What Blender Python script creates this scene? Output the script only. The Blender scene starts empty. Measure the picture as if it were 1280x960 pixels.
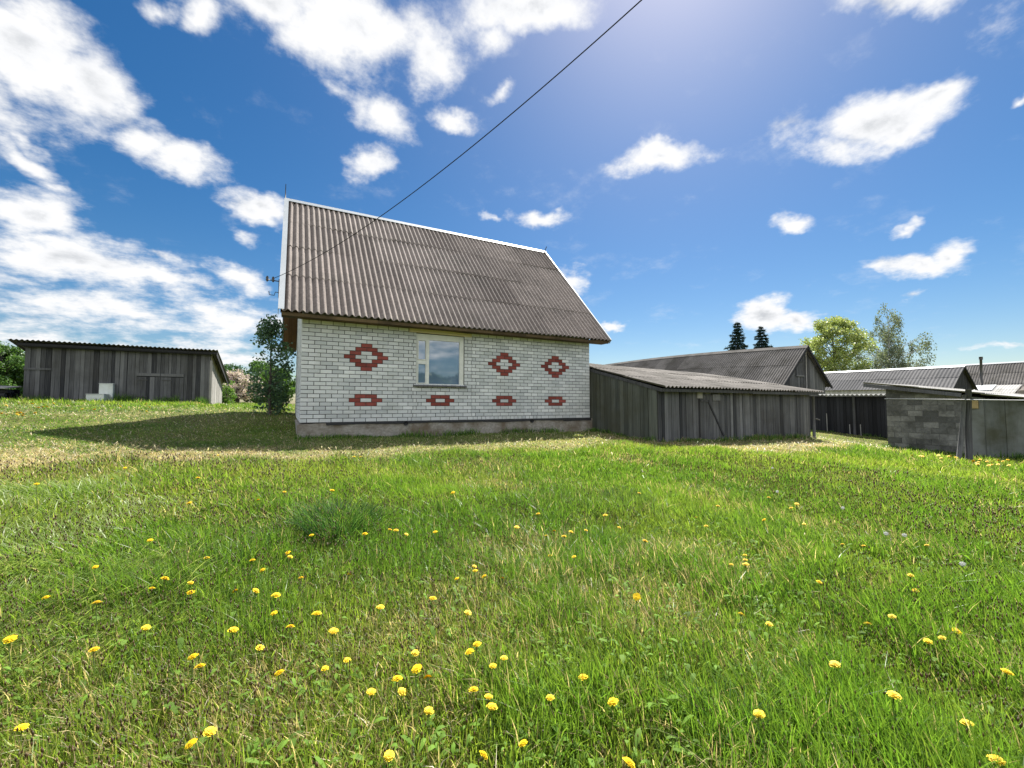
import bpy, math, random
import numpy as np
from mathutils import Vector, Matrix
random.seed(7); rng = np.random.default_rng(7)
S = bpy.context.scene
COL = S.collection
R = math.radians

# ------------------------------------------------------------------ camera
FPX, YAW, PITCH = 524.04, R(28.13), R(2.823)
EYE = np.array([-.2532, -10.8114, .4209])
_s, _k = math.sin(YAW), math.cos(YAW)
RT = np.array([_k, -_s, 0.]); FW0 = np.array([_s, _k, 0.]); UP0 = np.array([0, 0, 1.])
FW = FW0*math.cos(PITCH)+UP0*math.sin(PITCH); UPV = UP0*math.cos(PITCH)-FW0*math.sin(PITCH)
def ray(x, y): return FW+RT*((x-640)/FPX)+UPV*((480-y)/FPX)
cam = bpy.data.cameras.new('camera'); co = bpy.data.objects.new('camera', cam); COL.objects.link(co)
cam.sensor_width = 36; cam.lens = FPX/1280*36; cam.clip_start = .05; cam.clip_end = 5000
co.location = EYE; co.rotation_euler = (math.pi/2+PITCH, 0, -YAW)
S.camera = co

# ------------------------------------------------------------------ tagging
def tag(o, label=None, cat=None, group=None, kind=None):
    if label: o['label'] = label
    if cat: o['category'] = cat
    if group: o['group'] = group
    if kind: o['kind'] = kind
    return o
def empty(name, loc, label, cat, group=None):
    o = bpy.data.objects.new(name, None); COL.objects.link(o); o.location = loc
    o.empty_display_size = .2
    return tag(o, label, cat, group)

# ------------------------------------------------------------------ mesh builder
class MB:
    def __init__(s): s.v = []; s.f = []; s.m = []; s.t = []; s.sm = []
    def add(s, vs, fs, mat=0, tone=.5, smooth=False):
        b = len(s.v); s.v += [tuple(map(float, p)) for p in vs]; s.t += [tone]*len(vs)
        for f in fs: s.f.append([b+i for i in f]); s.m.append(mat); s.sm.append(smooth)
    def hexa(s, p, mat=0, tone=.5):   # p: 4 bottom ccw, 4 top ccw
        s.add(p, [(3,2,1,0),(4,5,6,7),(0,1,5,4),(1,2,6,5),(2,3,7,6),(3,0,4,7)], mat, tone)
    def box(s, a, b, mat=0, tone=.5):
        x0,y0,z0 = a; x1,y1,z1 = b
        if x0>x1: x0,x1=x1,x0
        if y0>y1: y0,y1=y1,y0
        if z0>z1: z0,z1=z1,z0
        s.hexa([(x0,y0,z0),(x1,y0,z0),(x1,y1,z0),(x0,y1,z0),(x0,y0,z1),(x1,y0,z1),(x1,y1,z1),(x0,y1,z1)], mat, tone)
    def bar(s, a, b, w, h, mat=0, tone=.5, up=(0,0,1)):
        a=Vector(a); b=Vector(b); d=(b-a).normalized(); u=Vector(up)
        if abs(d.dot(u))>.98: u=Vector((1,0,0))
        x=d.cross(u).normalized()*w/2; y=x.cross(d).normalized()*h/2
        s.hexa([a-x-y,a+x-y,b+x-y,b-x-y,a-x+y,a+x+y,b+x+y,b-x+y], mat, tone)
    def tube(s, pts, rad, n=8, mat=0, tone=.5, cap=True):
        pts=[Vector(p) for p in pts]; m=len(pts)
        if not hasattr(rad,'__len__'): rad=[rad]*m
        vs=[]; ref=Vector((.31,.17,.93))
        for i,p in enumerate(pts):
            d=(pts[min(i+1,m-1)]-pts[max(i-1,0)]).normalized()
            r_=ref if abs(d.dot(ref.normalized()))<.95 else Vector((1,0,0))
            x=d.cross(r_).normalized(); y=d.cross(x)
            for k in range(n):
                a=2*math.pi*k/n; vs.append(p+(x*math.cos(a)+y*math.sin(a))*rad[i])
        fs=[(i*n+k, i*n+(k+1)%n, (i+1)*n+(k+1)%n, (i+1)*n+k) for i in range(m-1) for k in range(n)]
        if cap: fs+= [tuple(range(n)), tuple(range((m-1)*n, m*n))[::-1]]
        s.add(vs, fs, mat, tone, True)
    def build(s, name, mats, parent=None, bevel=0):
        me=bpy.data.meshes.new(name); me.from_pydata(s.v, [], s.f); me.update()
        if not isinstance(mats,(list,tuple)): mats=[mats]
        for m in mats: me.materials.append(m)
        me.polygons.foreach_set('material_index', s.m)
        me.polygons.foreach_set('use_smooth', s.sm)
        at=me.attributes.new('tone','FLOAT','POINT'); at.data.foreach_set('value', s.t)
        o=bpy.data.objects.new(name, me); COL.objects.link(o)
        if bevel:
            bv=o.modifiers.new('b','BEVEL'); bv.width=bevel; bv.segments=1; bv.limit_method='ANGLE'
        if parent is not None:
            o.parent=parent; o.matrix_parent_inverse=Matrix.Translation(-parent.location)
        return o
def fast_mesh(name, V, quads, tris, mat, cols=None, parent=None, smooth=False):
    me=bpy.data.meshes.new(name); V=np.asarray(V,np.float32)
    nq=len(quads); nt=len(tris)
    me.vertices.add(len(V)); me.vertices.foreach_set('co', V.ravel())
    loops=np.concatenate([np.asarray(quads,np.int32).ravel(), np.asarray(tris,np.int32).ravel()]) if nq and nt else (np.asarray(quads,np.int32).ravel() if nq else np.asarray(tris,np.int32).ravel())
    me.loops.add(len(loops)); me.loops.foreach_set('vertex_index', loops)
    st=np.concatenate([np.arange(nq)*4, nq*4+np.arange(nt)*3]).astype(np.int32)
    me.polygons.add(nq+nt); me.polygons.foreach_set('loop_start', st)
    if smooth: me.polygons.foreach_set('use_smooth', np.ones(nq+nt,bool))
    me.update(calc_edges=True)
    if cols is not None:
        a=me.attributes.new('col','FLOAT_COLOR','POINT')
        c4=np.ones((len(V),4),np.float32); c4[:,:3]=cols; a.data.foreach_set('color', c4.ravel())
    me.materials.append(mat)
    o=bpy.data.objects.new(name, me); COL.objects.link(o)
    if parent is not None:
        o.parent=parent; o.matrix_parent_inverse=Matrix.Translation(-parent.location)
    return o

# ------------------------------------------------------------------ value noise (numpy)
_perm=np.random.default_rng(3).random((256,256))
def vnoise(x,y):
    xi=np.floor(x).astype(int); yi=np.floor(y).astype(int); fx=x-xi; fy=y-yi
    fx=fx*fx*(3-2*fx); fy=fy*fy*(3-2*fy)
    g=lambda a,b:_perm[a%256,b%256]
    return (g(xi,yi)*(1-fx)+g(xi+1,yi)*fx)*(1-fy)+(g(xi,yi+1)*(1-fx)+g(xi+1,yi+1)*fx)*fy
def fbm(x,y,o=3):
    t=0;a=.5;n=0
    for i in range(o): t=t+a*vnoise(x*2**i+17*i,y*2**i+5*i); n+=a; a*=.5
    return t/n
def sstep(a,b,x):
    t=np.clip((x-a)/(b-a),0,1); return t*t*(3-2*t)

# ------------------------------------------------------------------ terrain
CP=np.array([(-.25,-10.8,-.86),(3,-14,-.9),(-6,-14,-.75),(8,-12,-1.0),(0,-.2,-.36),(4,-.2,-.39),(8.4,-.2,-.42),
 (8.5,-2.8,-.57),(12,-3,-.66),(16,-2.9,-.77),(-4.4,.5,-.1),(-3.9,16,.38),(-10.7,16,.6),(-.6,5.3,.08),(-.4,7.5,.15),
 (8.4,7,-.3),(19.2,-3.7,-1.17),(19.2,-7,-1.22),(24.6,1.6,-.95),(24.9,-1.6,-1.17),(16.8,-6.4,-1.18),(30,5,-1.0),
 (30,26,-.6),(-8,-3,-.3),(-5,-5,-.5),(-15,8,.4),(3,-4,-.62),(4,-7,-.75),(10,-7,-.88),(-25,30,.9),(0,40,.6),(40,40,-.6),
 (40,-10,-1.3),(40,-40,-1.3),(-30,-10,.2),(0,-40,-1),(-30,-40,-.2),(-40,40,1.0),(-2,-6.5,-.62)])
def _U(r2): return np.where(r2>1e-12, r2*np.log(r2+1e-12), 0)
_n=len(CP); _K=_U(((CP[:,None,:2]-CP[None,:,:2])**2).sum(-1))+np.eye(_n)*.5
_P=np.c_[np.ones(_n),CP[:,:2]]
_A=np.block([[_K,_P],[_P.T,np.zeros((3,3))]]); _W=np.linalg.solve(_A, np.r_[CP[:,2],0,0,0])
def ground(u,v,rough=True):
    u=np.asarray(u,float); v=np.asarray(v,float); sh=u.shape; u=u.ravel(); v=v.ravel()
    z=np.empty(len(u))
    for i in range(0,len(u),40000):
        a=u[i:i+40000]; b=v[i:i+40000]
        z[i:i+40000]=_U((a[:,None]-CP[None,:,0])**2+(b[:,None]-CP[None,:,1])**2)@_W[:_n]+_W[_n]+_W[_n+1]*a+_W[_n+2]*b
    r=np.hypot(u-5,v); w=1-sstep(32,60,r)
    z=z*w+(-.2)*(1-w)
    if rough: z=z+(fbm(u*.9+50,v*.9+50,3)-.5)*.09*w
    return z.reshape(sh)
def gz(u,v): return float(ground(np.array([u]),np.array([v]))[0])
def at(x,y):
    """ground point seen at a pixel of the photograph"""
    d=ray(x,y); t=1.0
    for _ in range(400):
        p=EYE+d*t
        if p[2]<gz(p[0],p[1]): break
        t*=1.012
    return EYE+d*t

# ------------------------------------------------------------------ materials
def newmat(name):
    m=bpy.data.materials.new(name); m.use_nodes=True; nt=m.node_tree; nt.nodes.clear()
    return m,nt
def N(nt,t,**kw):
    n=nt.nodes.new(t)
    for k,v in kw.items(): setattr(n,k,v)
    return n
def principled(nt,rough=.8,spec=.3):
    b=N(nt,'ShaderNodeBsdfPrincipled'); o=N(nt,'ShaderNodeOutputMaterial'); nt.links.new(b.outputs[0],o.inputs[0])
    b.inputs['Roughness'].default_value=rough; b.inputs['Specular IOR Level'].default_value=spec
    return b
def ramp(nt,stops,inp):
    r=N(nt,'ShaderNodeValToRGB'); e=r.color_ramp.elements
    while len(e)<len(stops): e.new(.5)
    for i,(p,c) in enumerate(stops): e[i].position=p; e[i].color=(*c,1) if len(c)==3 else c
    nt.links.new(inp,r.inputs[0]); return r.outputs[0]
def noise(nt,scale,detail=4,vec=None,rough=.55):
    n=N(nt,'ShaderNodeTexNoise'); n.inputs['Scale'].default_value=scale; n.inputs['Detail'].default_value=detail; n.inputs['Roughness'].default_value=rough
    if vec is not None: nt.links.new(vec,n.inputs['Vector'])
    return n
def coords(nt,scale=(1,1,1)):
    g=N(nt,'ShaderNodeNewGeometry'); m=N(nt,'ShaderNodeMapping'); m.inputs['Scale'].default_value=scale
    nt.links.new(g.outputs['Position'],m.inputs[0]); return m.outputs[0]
def mix(nt,a,b,fac,bt='MIX'):
    m=N(nt,'ShaderNodeMix',data_type='RGBA',blend_type=bt)
    for k,x in ((6,a),(7,b),(0,fac)):
        if hasattr(x,'links') or hasattr(x,'is_linked'): nt.links.new(x,m.inputs[k])
        elif k==0: m.inputs[0].default_value=x
        else: m.inputs[k].default_value=(*x,1)
    return m.outputs[2]
def math_(nt,op,a,b=None,c=None):
    m=N(nt,'ShaderNodeMath',operation=op)
    for i,x in enumerate((a,b,c)):
        if x is None: continue
        if isinstance(x,(int,float)): m.inputs[i].default_value=x
        else: nt.links.new(x,m.inputs[i])
    return m.outputs[0]
def tone(nt): return N(nt,'ShaderNodeAttribute',attribute_name='tone').outputs['Fac']
def bump(nt,b,h,strength=.4,dist=.01):
    n=N(nt,'ShaderNodeBump'); n.inputs['Strength'].default_value=strength; n.inputs['Distance'].default_value=dist
    nt.links.new(h,n.inputs['Height']); nt.links.new(n.outputs[0],b.inputs['Normal'])
def surf(name, lo, hi, stain=None, stain_amt=.5, sscale=1.2, fine=30, rough=.85, aniso=(1,1,1), bumps=.4, tonew=.5, spec=.25):
    """mottled surface: lo..hi by per-piece tone and fine noise, large stains on top"""
    m,nt=newmat(name); b=principled(nt,rough,spec); v=coords(nt,aniso)
    n1=noise(nt,fine,6,v,.65); t=tone(nt)
    f=math_(nt,'ADD',math_(nt,'MULTIPLY',t,tonew),math_(nt,'MULTIPLY',n1.outputs[0],1-tonew))
    c=ramp(nt,[(.30,lo),(.70,hi)],f)
    if stain is not None:
        v2=coords(nt); n2=noise(nt,sscale,5,v2,.62)
        k=ramp(nt,[(.45,(0,0,0)),(.68,(stain_amt,)*3)],n2.outputs[0])
        c=mix(nt,c,stain,k)
    nt.links.new(c,b.inputs['Base Color'])
    if bumps: bump(nt,b,n1.outputs[0],bumps)
    return m
M={}
M['brick']=surf('silicate_brick',(.50,.52,.525),(.74,.75,.745),(.42,.43,.40),.4,1.6,45,.9,(1,1,1),.25,.55)
M['redbrick']=surf('red_clay_brick',(.19,.045,.035),(.33,.085,.07),(.12,.05,.045),.5,5,50,.9,(1,1,1),.25,.5)
M['mortar']=surf('mortar',(.035,.036,.036),(.085,.085,.083),None,0,1,40)
M['plinth']=surf('plinth_concrete',(.21,.19,.16),(.40,.375,.34),(.13,.095,.06),.85,1.9,14,.95,(1,1,1.6),.6,.1)
M['slate']=surf('fibre_cement_sheet',(.125,.103,.092),(.33,.285,.258),(.11,.096,.085),.45,1.3,16,.9,(1,1,1),.3,.30)
M['slate_old']=surf('old_fibre_cement_sheet',(.085,.078,.074),(.20,.185,.172),(.06,.055,.045),.75,.9,12,.92,(1,1,1),.3,.40)
M['slate_pale']=surf('pale_fibre_cement_sheet',(.25,.245,.235),(.42,.41,.395),(.17,.165,.14),.6,1.2,12,.9,(1,1,1),.2,.35)
M['slate_shed']=surf('weathered_shed_sheet',(.10,.092,.083),(.24,.22,.20),(.065,.06,.05),.8,1.7,14,.92,(1,1,1),.3,.45)
M['slate_dark']=surf('dark_fibre_cement_sheet',(.07,.07,.075),(.16,.155,.155),(.05,.05,.05),.5,1,12,.9,(1,1,1),.2,.35)
M['wood']=surf('weathered_board',(.030,.031,.035),(.19,.19,.195),(.05,.047,.043),.6,.8,2.6,.88,(15,15,.4),.7,.38)
M['wood_green']=surf('mossy_board',(.038,.044,.038),(.175,.185,.155),(.06,.058,.032),.65,1.0,2.6,.88,(15,15,.4),.7,.38)
M['wood_dark']=surf('dark_board',(.014,.014,.016),(.045,.045,.05),(.02,.018,.016),.4,.8,2.6,.9,(17,17,.55),.6,.5)
M['wood_pale']=surf('pale_board',(.24,.23,.215),(.42,.40,.37),(.17,.16,.14),.5,1,2.6,.85,(17,17,.6),.5,.4)
M['wood_brown']=surf('brown_board',(.085,.045,.022),(.19,.11,.055),(.06,.035,.02),.5,1,2.6,.8,(9,9,.6),.5,.5)
M['wood_eave']=surf('eave_board',(.075,.05,.025),(.16,.11,.055),(.04,.03,.016),.7,2.4,3,.85,(1.2,9,9),.4,.4)
M['lintel']=surf('lintel_board',(.58,.49,.27),(.68,.60,.36),(.5,.43,.26),.4,2,6,.8,(1,6,6),.2,.3)
M['white_metal']=surf('white_painted_metal',(.34,.37,.39),(.45,.47,.49),(.28,.30,.31),.4,1,8,.45,(1,1,1),.05,.3,.5)
M['white_paint']=surf('white_painted_timber',(.62,.63,.58),(.78,.78,.73),(.5,.5,.45),.4,3,14,.5,(1,1,1),.1,.3,.4)
M['boxwhite']=surf('white_enamel',(.60,.64,.60),(.74,.76,.73),(.42,.43,.38),.6,2.5,8,.5,(1,1,1),.1,.3,.4)
M['black']=surf('black_rubber',(.012,.012,.013),(.03,.03,.032),None,0,1,20,.7)
M['iron']=surf('dark_iron',(.03,.03,.033),(.07,.065,.06),None,0,1,20,.55,(1,1,1),.1,.3,.5)
M['galv']=surf('galvanised_pipe',(.20,.21,.21),(.30,.31,.31),(.16,.14,.12),.4,2,10,.5,(1,1,1),.1,.3,.5)
M['felt']=surf('roofing_felt',(.018,.018,.02),(.05,.05,.05),None,0,1,20,.9)
M['block']=surf('cinder_block',(.10,.10,.095),(.29,.285,.265),(.06,.06,.052),.75,1.6,14,.95,(1,1,1),.9,.42)
M['blockmortar']=surf('block_mortar',(.10,.10,.095),(.19,.185,.175),None,0,1,12,.95)
M['panel']=surf('grey_panel',(.07,.08,.076),(.21,.22,.205),(.075,.075,.04),.8,1.1,2.2,.9,(6,6,.5),.3,.45)
M['stone']=surf('brown_render',(.22,.19,.165),(.32,.285,.25),(.16,.13,.11),.5,.5,4,.95,(1,1,1),.2,.4)
M['palebrick']=surf('pale_brick',(.42,.40,.37),(.58,.56,.52),None,0,1,10,.9)
M['ply']=surf('plywood',(.38,.28,.13),(.5,.38,.19),None,0,1,10,.8,(1,1,5))
M['bark']=surf('bark',(.05,.042,.035),(.13,.115,.10),None,0,1,20,.95,(1,1,.4),.6,.2)
M['birchbark']=surf('birch_bark',(.16,.16,.16),(.6,.6,.58),None,0,1,5,.9,(1,1,2.5),.2,.1)
def glassmat():
    m,nt=newmat('window_glass'); b=principled(nt,.035,1.0)
    v=coords(nt); n=noise(nt,1.3,3,v)
    nt.links.new(ramp(nt,[(.3,(.09,.15,.24)),(.75,(.16,.23,.33))],n.outputs[0]),b.inputs['Base Color'])
    b.inputs['Coat Weight'].default_value=1; b.inputs['Coat IOR'].default_value=2.2; b.inputs['Coat Roughness'].default_value=.02
    n2=noise(nt,1.7,2,v); bump(nt,b,n2.outputs[0],.05,.02)
    return m
M['glass']=glassmat()
def foliage(name,transl=.45,rough=.55,spec=.22):
    m,nt=newmat(name); a=N(nt,'ShaderNodeAttribute',attribute_name='col')
    d=N(nt,'ShaderNodeBsdfPrincipled'); d.inputs['Roughness'].default_value=rough; d.inputs['Specular IOR Level'].default_value=spec
    t=N(nt,'ShaderNodeBsdfTranslucent'); mx=N(nt,'ShaderNodeMixShader'); mx.inputs[0].default_value=transl
    o=N(nt,'ShaderNodeOutputMaterial')
    tc=mix(nt,a.outputs['Color'],(1.5,1.5,.95),1.0,'MULTIPLY')
    nt.links.new(a.outputs['Color'],d.inputs['Base Color']); nt.links.new(tc,t.inputs[0])
    nt.links.new(d.outputs[0],mx.inputs[1]); nt.links.new(t.outputs[0],mx.inputs[2]); nt.links.new(mx.outputs[0],o.inputs[0])
    return m
M['grass']=foliage('grass_blade',.5,.4,.4); M['weed']=foliage('weed_leaf',.4,.7)
M['leaf']=foliage('tree_leaf',.4,.45,.4)
M['needle']=foliage('needle',.12,.7)
M['petal']=surf('dandelion_petal',(.78,.47,.008),(.86,.65,.016),None,0,1,60,.6,(1,1,1),0,.5)
M['fluff']=surf('seed_fluff',(.66,.66,.62),(.8,.8,.77),None,0,1,60,.9,(1,1,1),0,.5)
M['stem']=surf('dandelion_stem',(.10,.16,.04),(.18,.22,.07),None,0,1,30,.6,(1,1,1),0,.5)
def groundmat():
    m,nt=newmat('soil_and_thatch'); b=principled(nt,.95,.1); v=coords(nt)
    n1=noise(nt,.7,5,v,.6); n2=noise(nt,22,6,v,.7)
    a=N(nt,'ShaderNodeAttribute',attribute_name='col')
    c=mix(nt,a.outputs['Color'],ramp(nt,[(.3,(.35,.35,.3)),(.7,(1.5,1.45,1.3))],n2.outputs[0]),1.0,'MULTIPLY')
    c=mix(nt,c,ramp(nt,[(.3,(.7,.75,.6)),(.7,(1.25,1.2,1.1))],n1.outputs[0]),1.0,'MULTIPLY')
    nt.links.new(c,b.inputs['Base Color']); bump(nt,b,n2.outputs[0],.9,.04)
    return m
M['ground']=groundmat()

# ------------------------------------------------------------------ zones
def mown(u,v):
    vl=np.where(u<7,-3.0,-3.0-1.6*sstep(7,9.5,u))-1.6*sstep(16,19,u)
    vl=vl+(fbm(u*.8+9,v*.8,2)-.5)*1.6
    m=sstep(-.35,.45,v-vl)
    m=m*(1-.85*sstep(7,10,v+.25*u)*(u<0))
    return m*(1-.7*sstep(15.5,18,u)*(v<-3.4))
def dry(u,v):
    n=fbm(u*1.1+31,v*1.1+7,3)
    band=np.exp(-((v+2.4-.35*np.minimum(u,0)*.0)/1.0)**2)*(u<9)+np.exp(-((v+4.0)/.9)**2)*(u>=8)*(u<17)
    d=mown(u,v)*np.clip(band*1.35+.18,0,1)*sstep(.30,.55,n+.15*band)*(1-.55*((u>.5)&(u<7.5)))
    d=d+.35*sstep(.62,.75,fbm(u*.9+3,v*.9+77,3))*(1-mown(u,v))
    d=d+.5*np.exp(-(((u+4.2)/3.2)**2+((v+3.3)/1.0)**2))
    return np.clip(d,0,1)

# ------------------------------------------------------------------ ground sheet
def axis(lo,hi,step,far):
    a=np.arange(lo,hi+1e-6,step); o=[]; x=step
    p=hi
    while p<far: x*=1.35; p+=x; o.append(p)
    q=[]; p=lo; x=step
    while p>-far: x*=1.35; p-=x; q.append(p)
    return np.r_[q[::-1],a,o]
gx=axis(-16,28,.3,1500); gy=axis(-16,22,.3,1500)
GX,GY=np.meshgrid(gx,gy,indexing='ij'); GZ=ground(GX,GY)
nx,ny=GX.shape; idx=np.arange(nx*ny).reshape(nx,ny)
q=np.stack([idx[:-1,:-1],idx[1:,:-1],idx[1:,1:],idx[:-1,1:]],-1).reshape(-1,4)
dd=dry(GX,GY)[...,None]; mm=mown(GX,GY)[...,None]
gc=np.array([.085,.105,.03])*(1-mm)+np.array([.10,.115,.04])*mm
gc=gc*(1-dd)+np.array([.34,.29,.18])*dd
o=fast_mesh('ground',np.stack([GX,GY,GZ],-1).reshape(-1,3),q,[],M['ground'],gc.reshape(-1,3),smooth=True)
tag(o,kind='structure',label='grassy ground sloping gently down to the right')

# ------------------------------------------------------------------ brick walls
CH=.0965; BP=.26; JT=.0125
def brick_row(mb,P,zc0,joints,kinds,th=.11,h=CH):
    """P(u,d,z) maps wall coords to world; joints list of u; kinds list of material"""
    for (a,b),k in zip(zip(joints[:-1],joints[1:]),kinds):
        if b-a<.03: continue
        j=JT/2; d=rng.normal(0,.0016); t=float(np.clip(rng.normal(.5,.2) if rng.random()>.06 else rng.uniform(-.35,.1),-.4,1)); dz=rng.normal(0,.0008)
        z0=zc0+JT/2+dz; z1=zc0+h-JT/2+dz; a_=a+j+rng.normal(0,.001); b_=b-j+rng.normal(0,.001); bv=.004
        p=[P(a_,d+bv,z0),P(b_,d+bv,z0),P(b_,d+bv,z1),P(a_,d+bv,z1),
           P(a_+bv,d,z0+bv),P(b_-bv,d,z0+bv),P(b_-bv,d,z1-bv),P(a_+bv,d,z1-bv),
           P(a_,d+.03,z0),P(b_,d+.03,z0),P(b_,d+.03,z1),P(a_,d+.03,z1)]
        mb.add(p,[(4,5,6,7),(0,1,5,4),(1,2,6,5),(2,3,7,6),(3,0,4,7),(1,0,8,9),(2,1,9,10),(3,2,10,11),(0,3,11,8)],k,t)
L,W=8.392,7.05; NC=27
D=[(1.445,16),(5.28,16),(7.055,16)]; SM=[(1.445,5),(3.353,5),(5.28,5),(7.055,5)]
WU0,WU1,WZ0,WZ1=2.69,4.03,.955,2.30
def front_course(i):
    par=(i-16)%2   # 0: joint on the ornament's centre line
    anchors=[(0,2.55,1.445),(2.55,4.2,3.353),(4.2,6.2,5.28),(6.2,L,7.055)]
    js=[]
    for a0,a1,c in anchors:
        a0j=a0 if a0 in (0,) else a0+rng.uniform(-.06,.06); a1j=a1
        base=c+(0 if par==0 else BP/2)
        k0=math.ceil((a0j-base)/BP); k1=math.floor((a1j-base)/BP)
        js+= [base+k*BP for k in range(k0,k1+1)]
    js=sorted([0]+[x for x in js if .05<x<L-.05]+[L])
    out=[js[0]]
    for x in js[1:]:
        if x-out[-1]<.07 and x!=L: continue
        if x==L and x-out[-1]<.07: out.pop()
        out.append(x)
    # split overlong
    fin=[out[0]]
    for x in out[1:]:
        while x-fin[-1]>.30: fin.append(fin[-1]+ (BP if x-fin[-1]>BP+.08 else (x-fin[-1])/2))
        fin.append(x)
    return fin
def kind(uc,i):
    for c,r in D:
        k=abs(i-r); w={0:4,1:3,2:2,3:1}.get(k)
        if w and abs(uc-c)<w*BP/2+.01:
            if k==0 and abs(uc-c)<BP+.01: return 0
            if k==1 and abs(uc-c)<BP/2: return 0
            return 1
    for c,r in SM:
        k=abs(i-r); w={0:3,1:2}.get(k)
        if w and abs(uc-c)<w*BP/2+.01:
            return 0 if (k==0 and abs(uc-c)<BP/2) else 1
    return 0
house=empty('brick_house',(L/2,W/2,-.36),'white brick house with red brick diamonds and a steep corrugated roof','house')
mb=MB()
PF=lambda u,d,z:(u,d,z)
for i in range(NC):
    z=i*CH; js=front_course(i)
    if i==0: js=sorted([x for x in js if x<4.3]+list(np.arange(4.3,6.5,BP/2))+[x for x in js if x>6.5])
    if i==9: js=sorted([x for x in js if x<2.6]+list(np.arange(2.62,4.1,BP/2))+[x for x in js if x>4.12])
    segs=[(js[k],js[k+1]) for k in range(len(js)-1)]
    for a,b in segs:
        k=kind((a+b)/2,i)
        if WZ0<z+CH*.6<WZ1:      # cut at the window opening
            if b<=WU0+.01 or a>=WU1-.01: pass
            elif a<WU0-.02 and b>WU0: b=WU0
            elif b>WU1+.02 and a<WU1: a=WU1
            else: continue
        brick_row(mb,PF,z,[a,b],[k])
def plain(P,length,nc,zlim=None,z_off=0):
    for i in range(nc):
        z=i*CH; a0,a1=0,length
        if zlim:
            a0,a1=zlim(z+CH)
            if a1-a0<.1: break
        js=[a0]+[x for x in np.arange(-BP,length+BP,BP)+(i%2)*BP/2+.07 if a0+.05<x<a1-.05]+[a1]
        brick_row(mb,P,z,js,[0]*(len(js)-1))
ZR=6.60; HW=W/2
def glim(z):
    if z<2.55: return (0,W)
    k=(z-2.55)/(ZR-2.62)*HW; return (k+.05,W-k-.05)
plain(lambda u,d,z:(d,W-u,z),W,42,glim)         # left gable
plain(lambda u,d,z:(L-d,u,z),W,42,glim)         # right gable
plain(lambda u,d,z:(L-u,W-d,z),L,NC)            # back
# mortar core behind the bricks (four slabs, opening left for the window)
q_=.011
mb.box((q_,q_,0.0),(WU0-.004,.25,2.6),2); mb.box((WU1+.004,q_,0),(L-q_,.25,2.6),2)
mb.box((WU0-.004,q_,0),(WU1+.004,.25,WZ0-.03),2); mb.box((WU0-.004,q_,WZ1+.004),(WU1+.004,.25,2.6),2)
mb.box((q_,W-.25,0),(L-q_,W-q_,2.6),2)
for x0,x1 in ((q_,.25),(L-.25,L-q_)):
    mb.box((x0,.25,0),(x1,W-.25,2.6),2)
    mb.add([(x0,.02,2.6),(x0,W-.02,2.6),(x0,HW,ZR-.06),(x1,.02,2.6),(x1,W-.02,2.6),(x1,HW,ZR-.06)],[(0,1,2),(5,4,3),(0,3,4,1),(1,4,5,2),(2,5,3,0)],2)
mb.build('wall',[M['brick'],M['redbrick'],M['mortar']],house)
# plinth
mb=MB(); nseg=60
def prof(t): return .012*math.sin(t*9)+.008*math.sin(t*23+1)
pts=[]
for k in range(nseg+1):
    u=-.05+(L+.1)*k/nseg
    pts.append((u, -.055+prof(u)*.6, -.03+.012*math.sin(u*3.1)-(.0 if u<6.9 else 0)))
vs=[];fs=[]
for k,(u,d,z) in enumerate(pts): vs+= [(u,d,-.9),(u,d,z),(u,.2,z)]
for k in range(nseg):
    a=3*k; fs+=[(a,a+3,a+4,a+1),(a+1,a+4,a+5,a+2)]
mb.add(vs,fs,0,.5)
mb.box((-.05,.0,-.9),(.2,W+.05,-.035)); mb.box((L-.2,.0,-.9),(L+.05,W+.05,-.035)); mb.box((.2,W-.2,-.9),(L-.2,W+.05,-.035))
mb.build('plinth',M['plinth'],house)
# damp course felt hanging over the plinth
mb=MB(); n=90; vs=[]; fs=[]
for k in range(n+1):
    u=.55+(L-.56)*k/n
    zt=.004; zb=-.028-.018*abs(math.sin(u*1.9+.4))-.02*(1 if 4.6<u<5.9 else 0)*abs(math.sin(u*2.2))-.03*(u>7.3)
    vs+= [(u,-.012,zt),(u,-.070,zt-.022),(u,-.078,zb-.014)]
for k in range(n):
    a=3*k; fs+=[(a,a+3,a+4,a+1),(a+1,a+4,a+5,a+2)]
mb.add(vs,fs); mb.build('damp_course',M['felt'],house)
for u in (2.41,6.15):
    mb=MB(); mb.tube([(u,-.12,-.055),(u,-.03,-.045)],[.055,.05],12); mb.build('pipe_end',M['black'],house)
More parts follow.
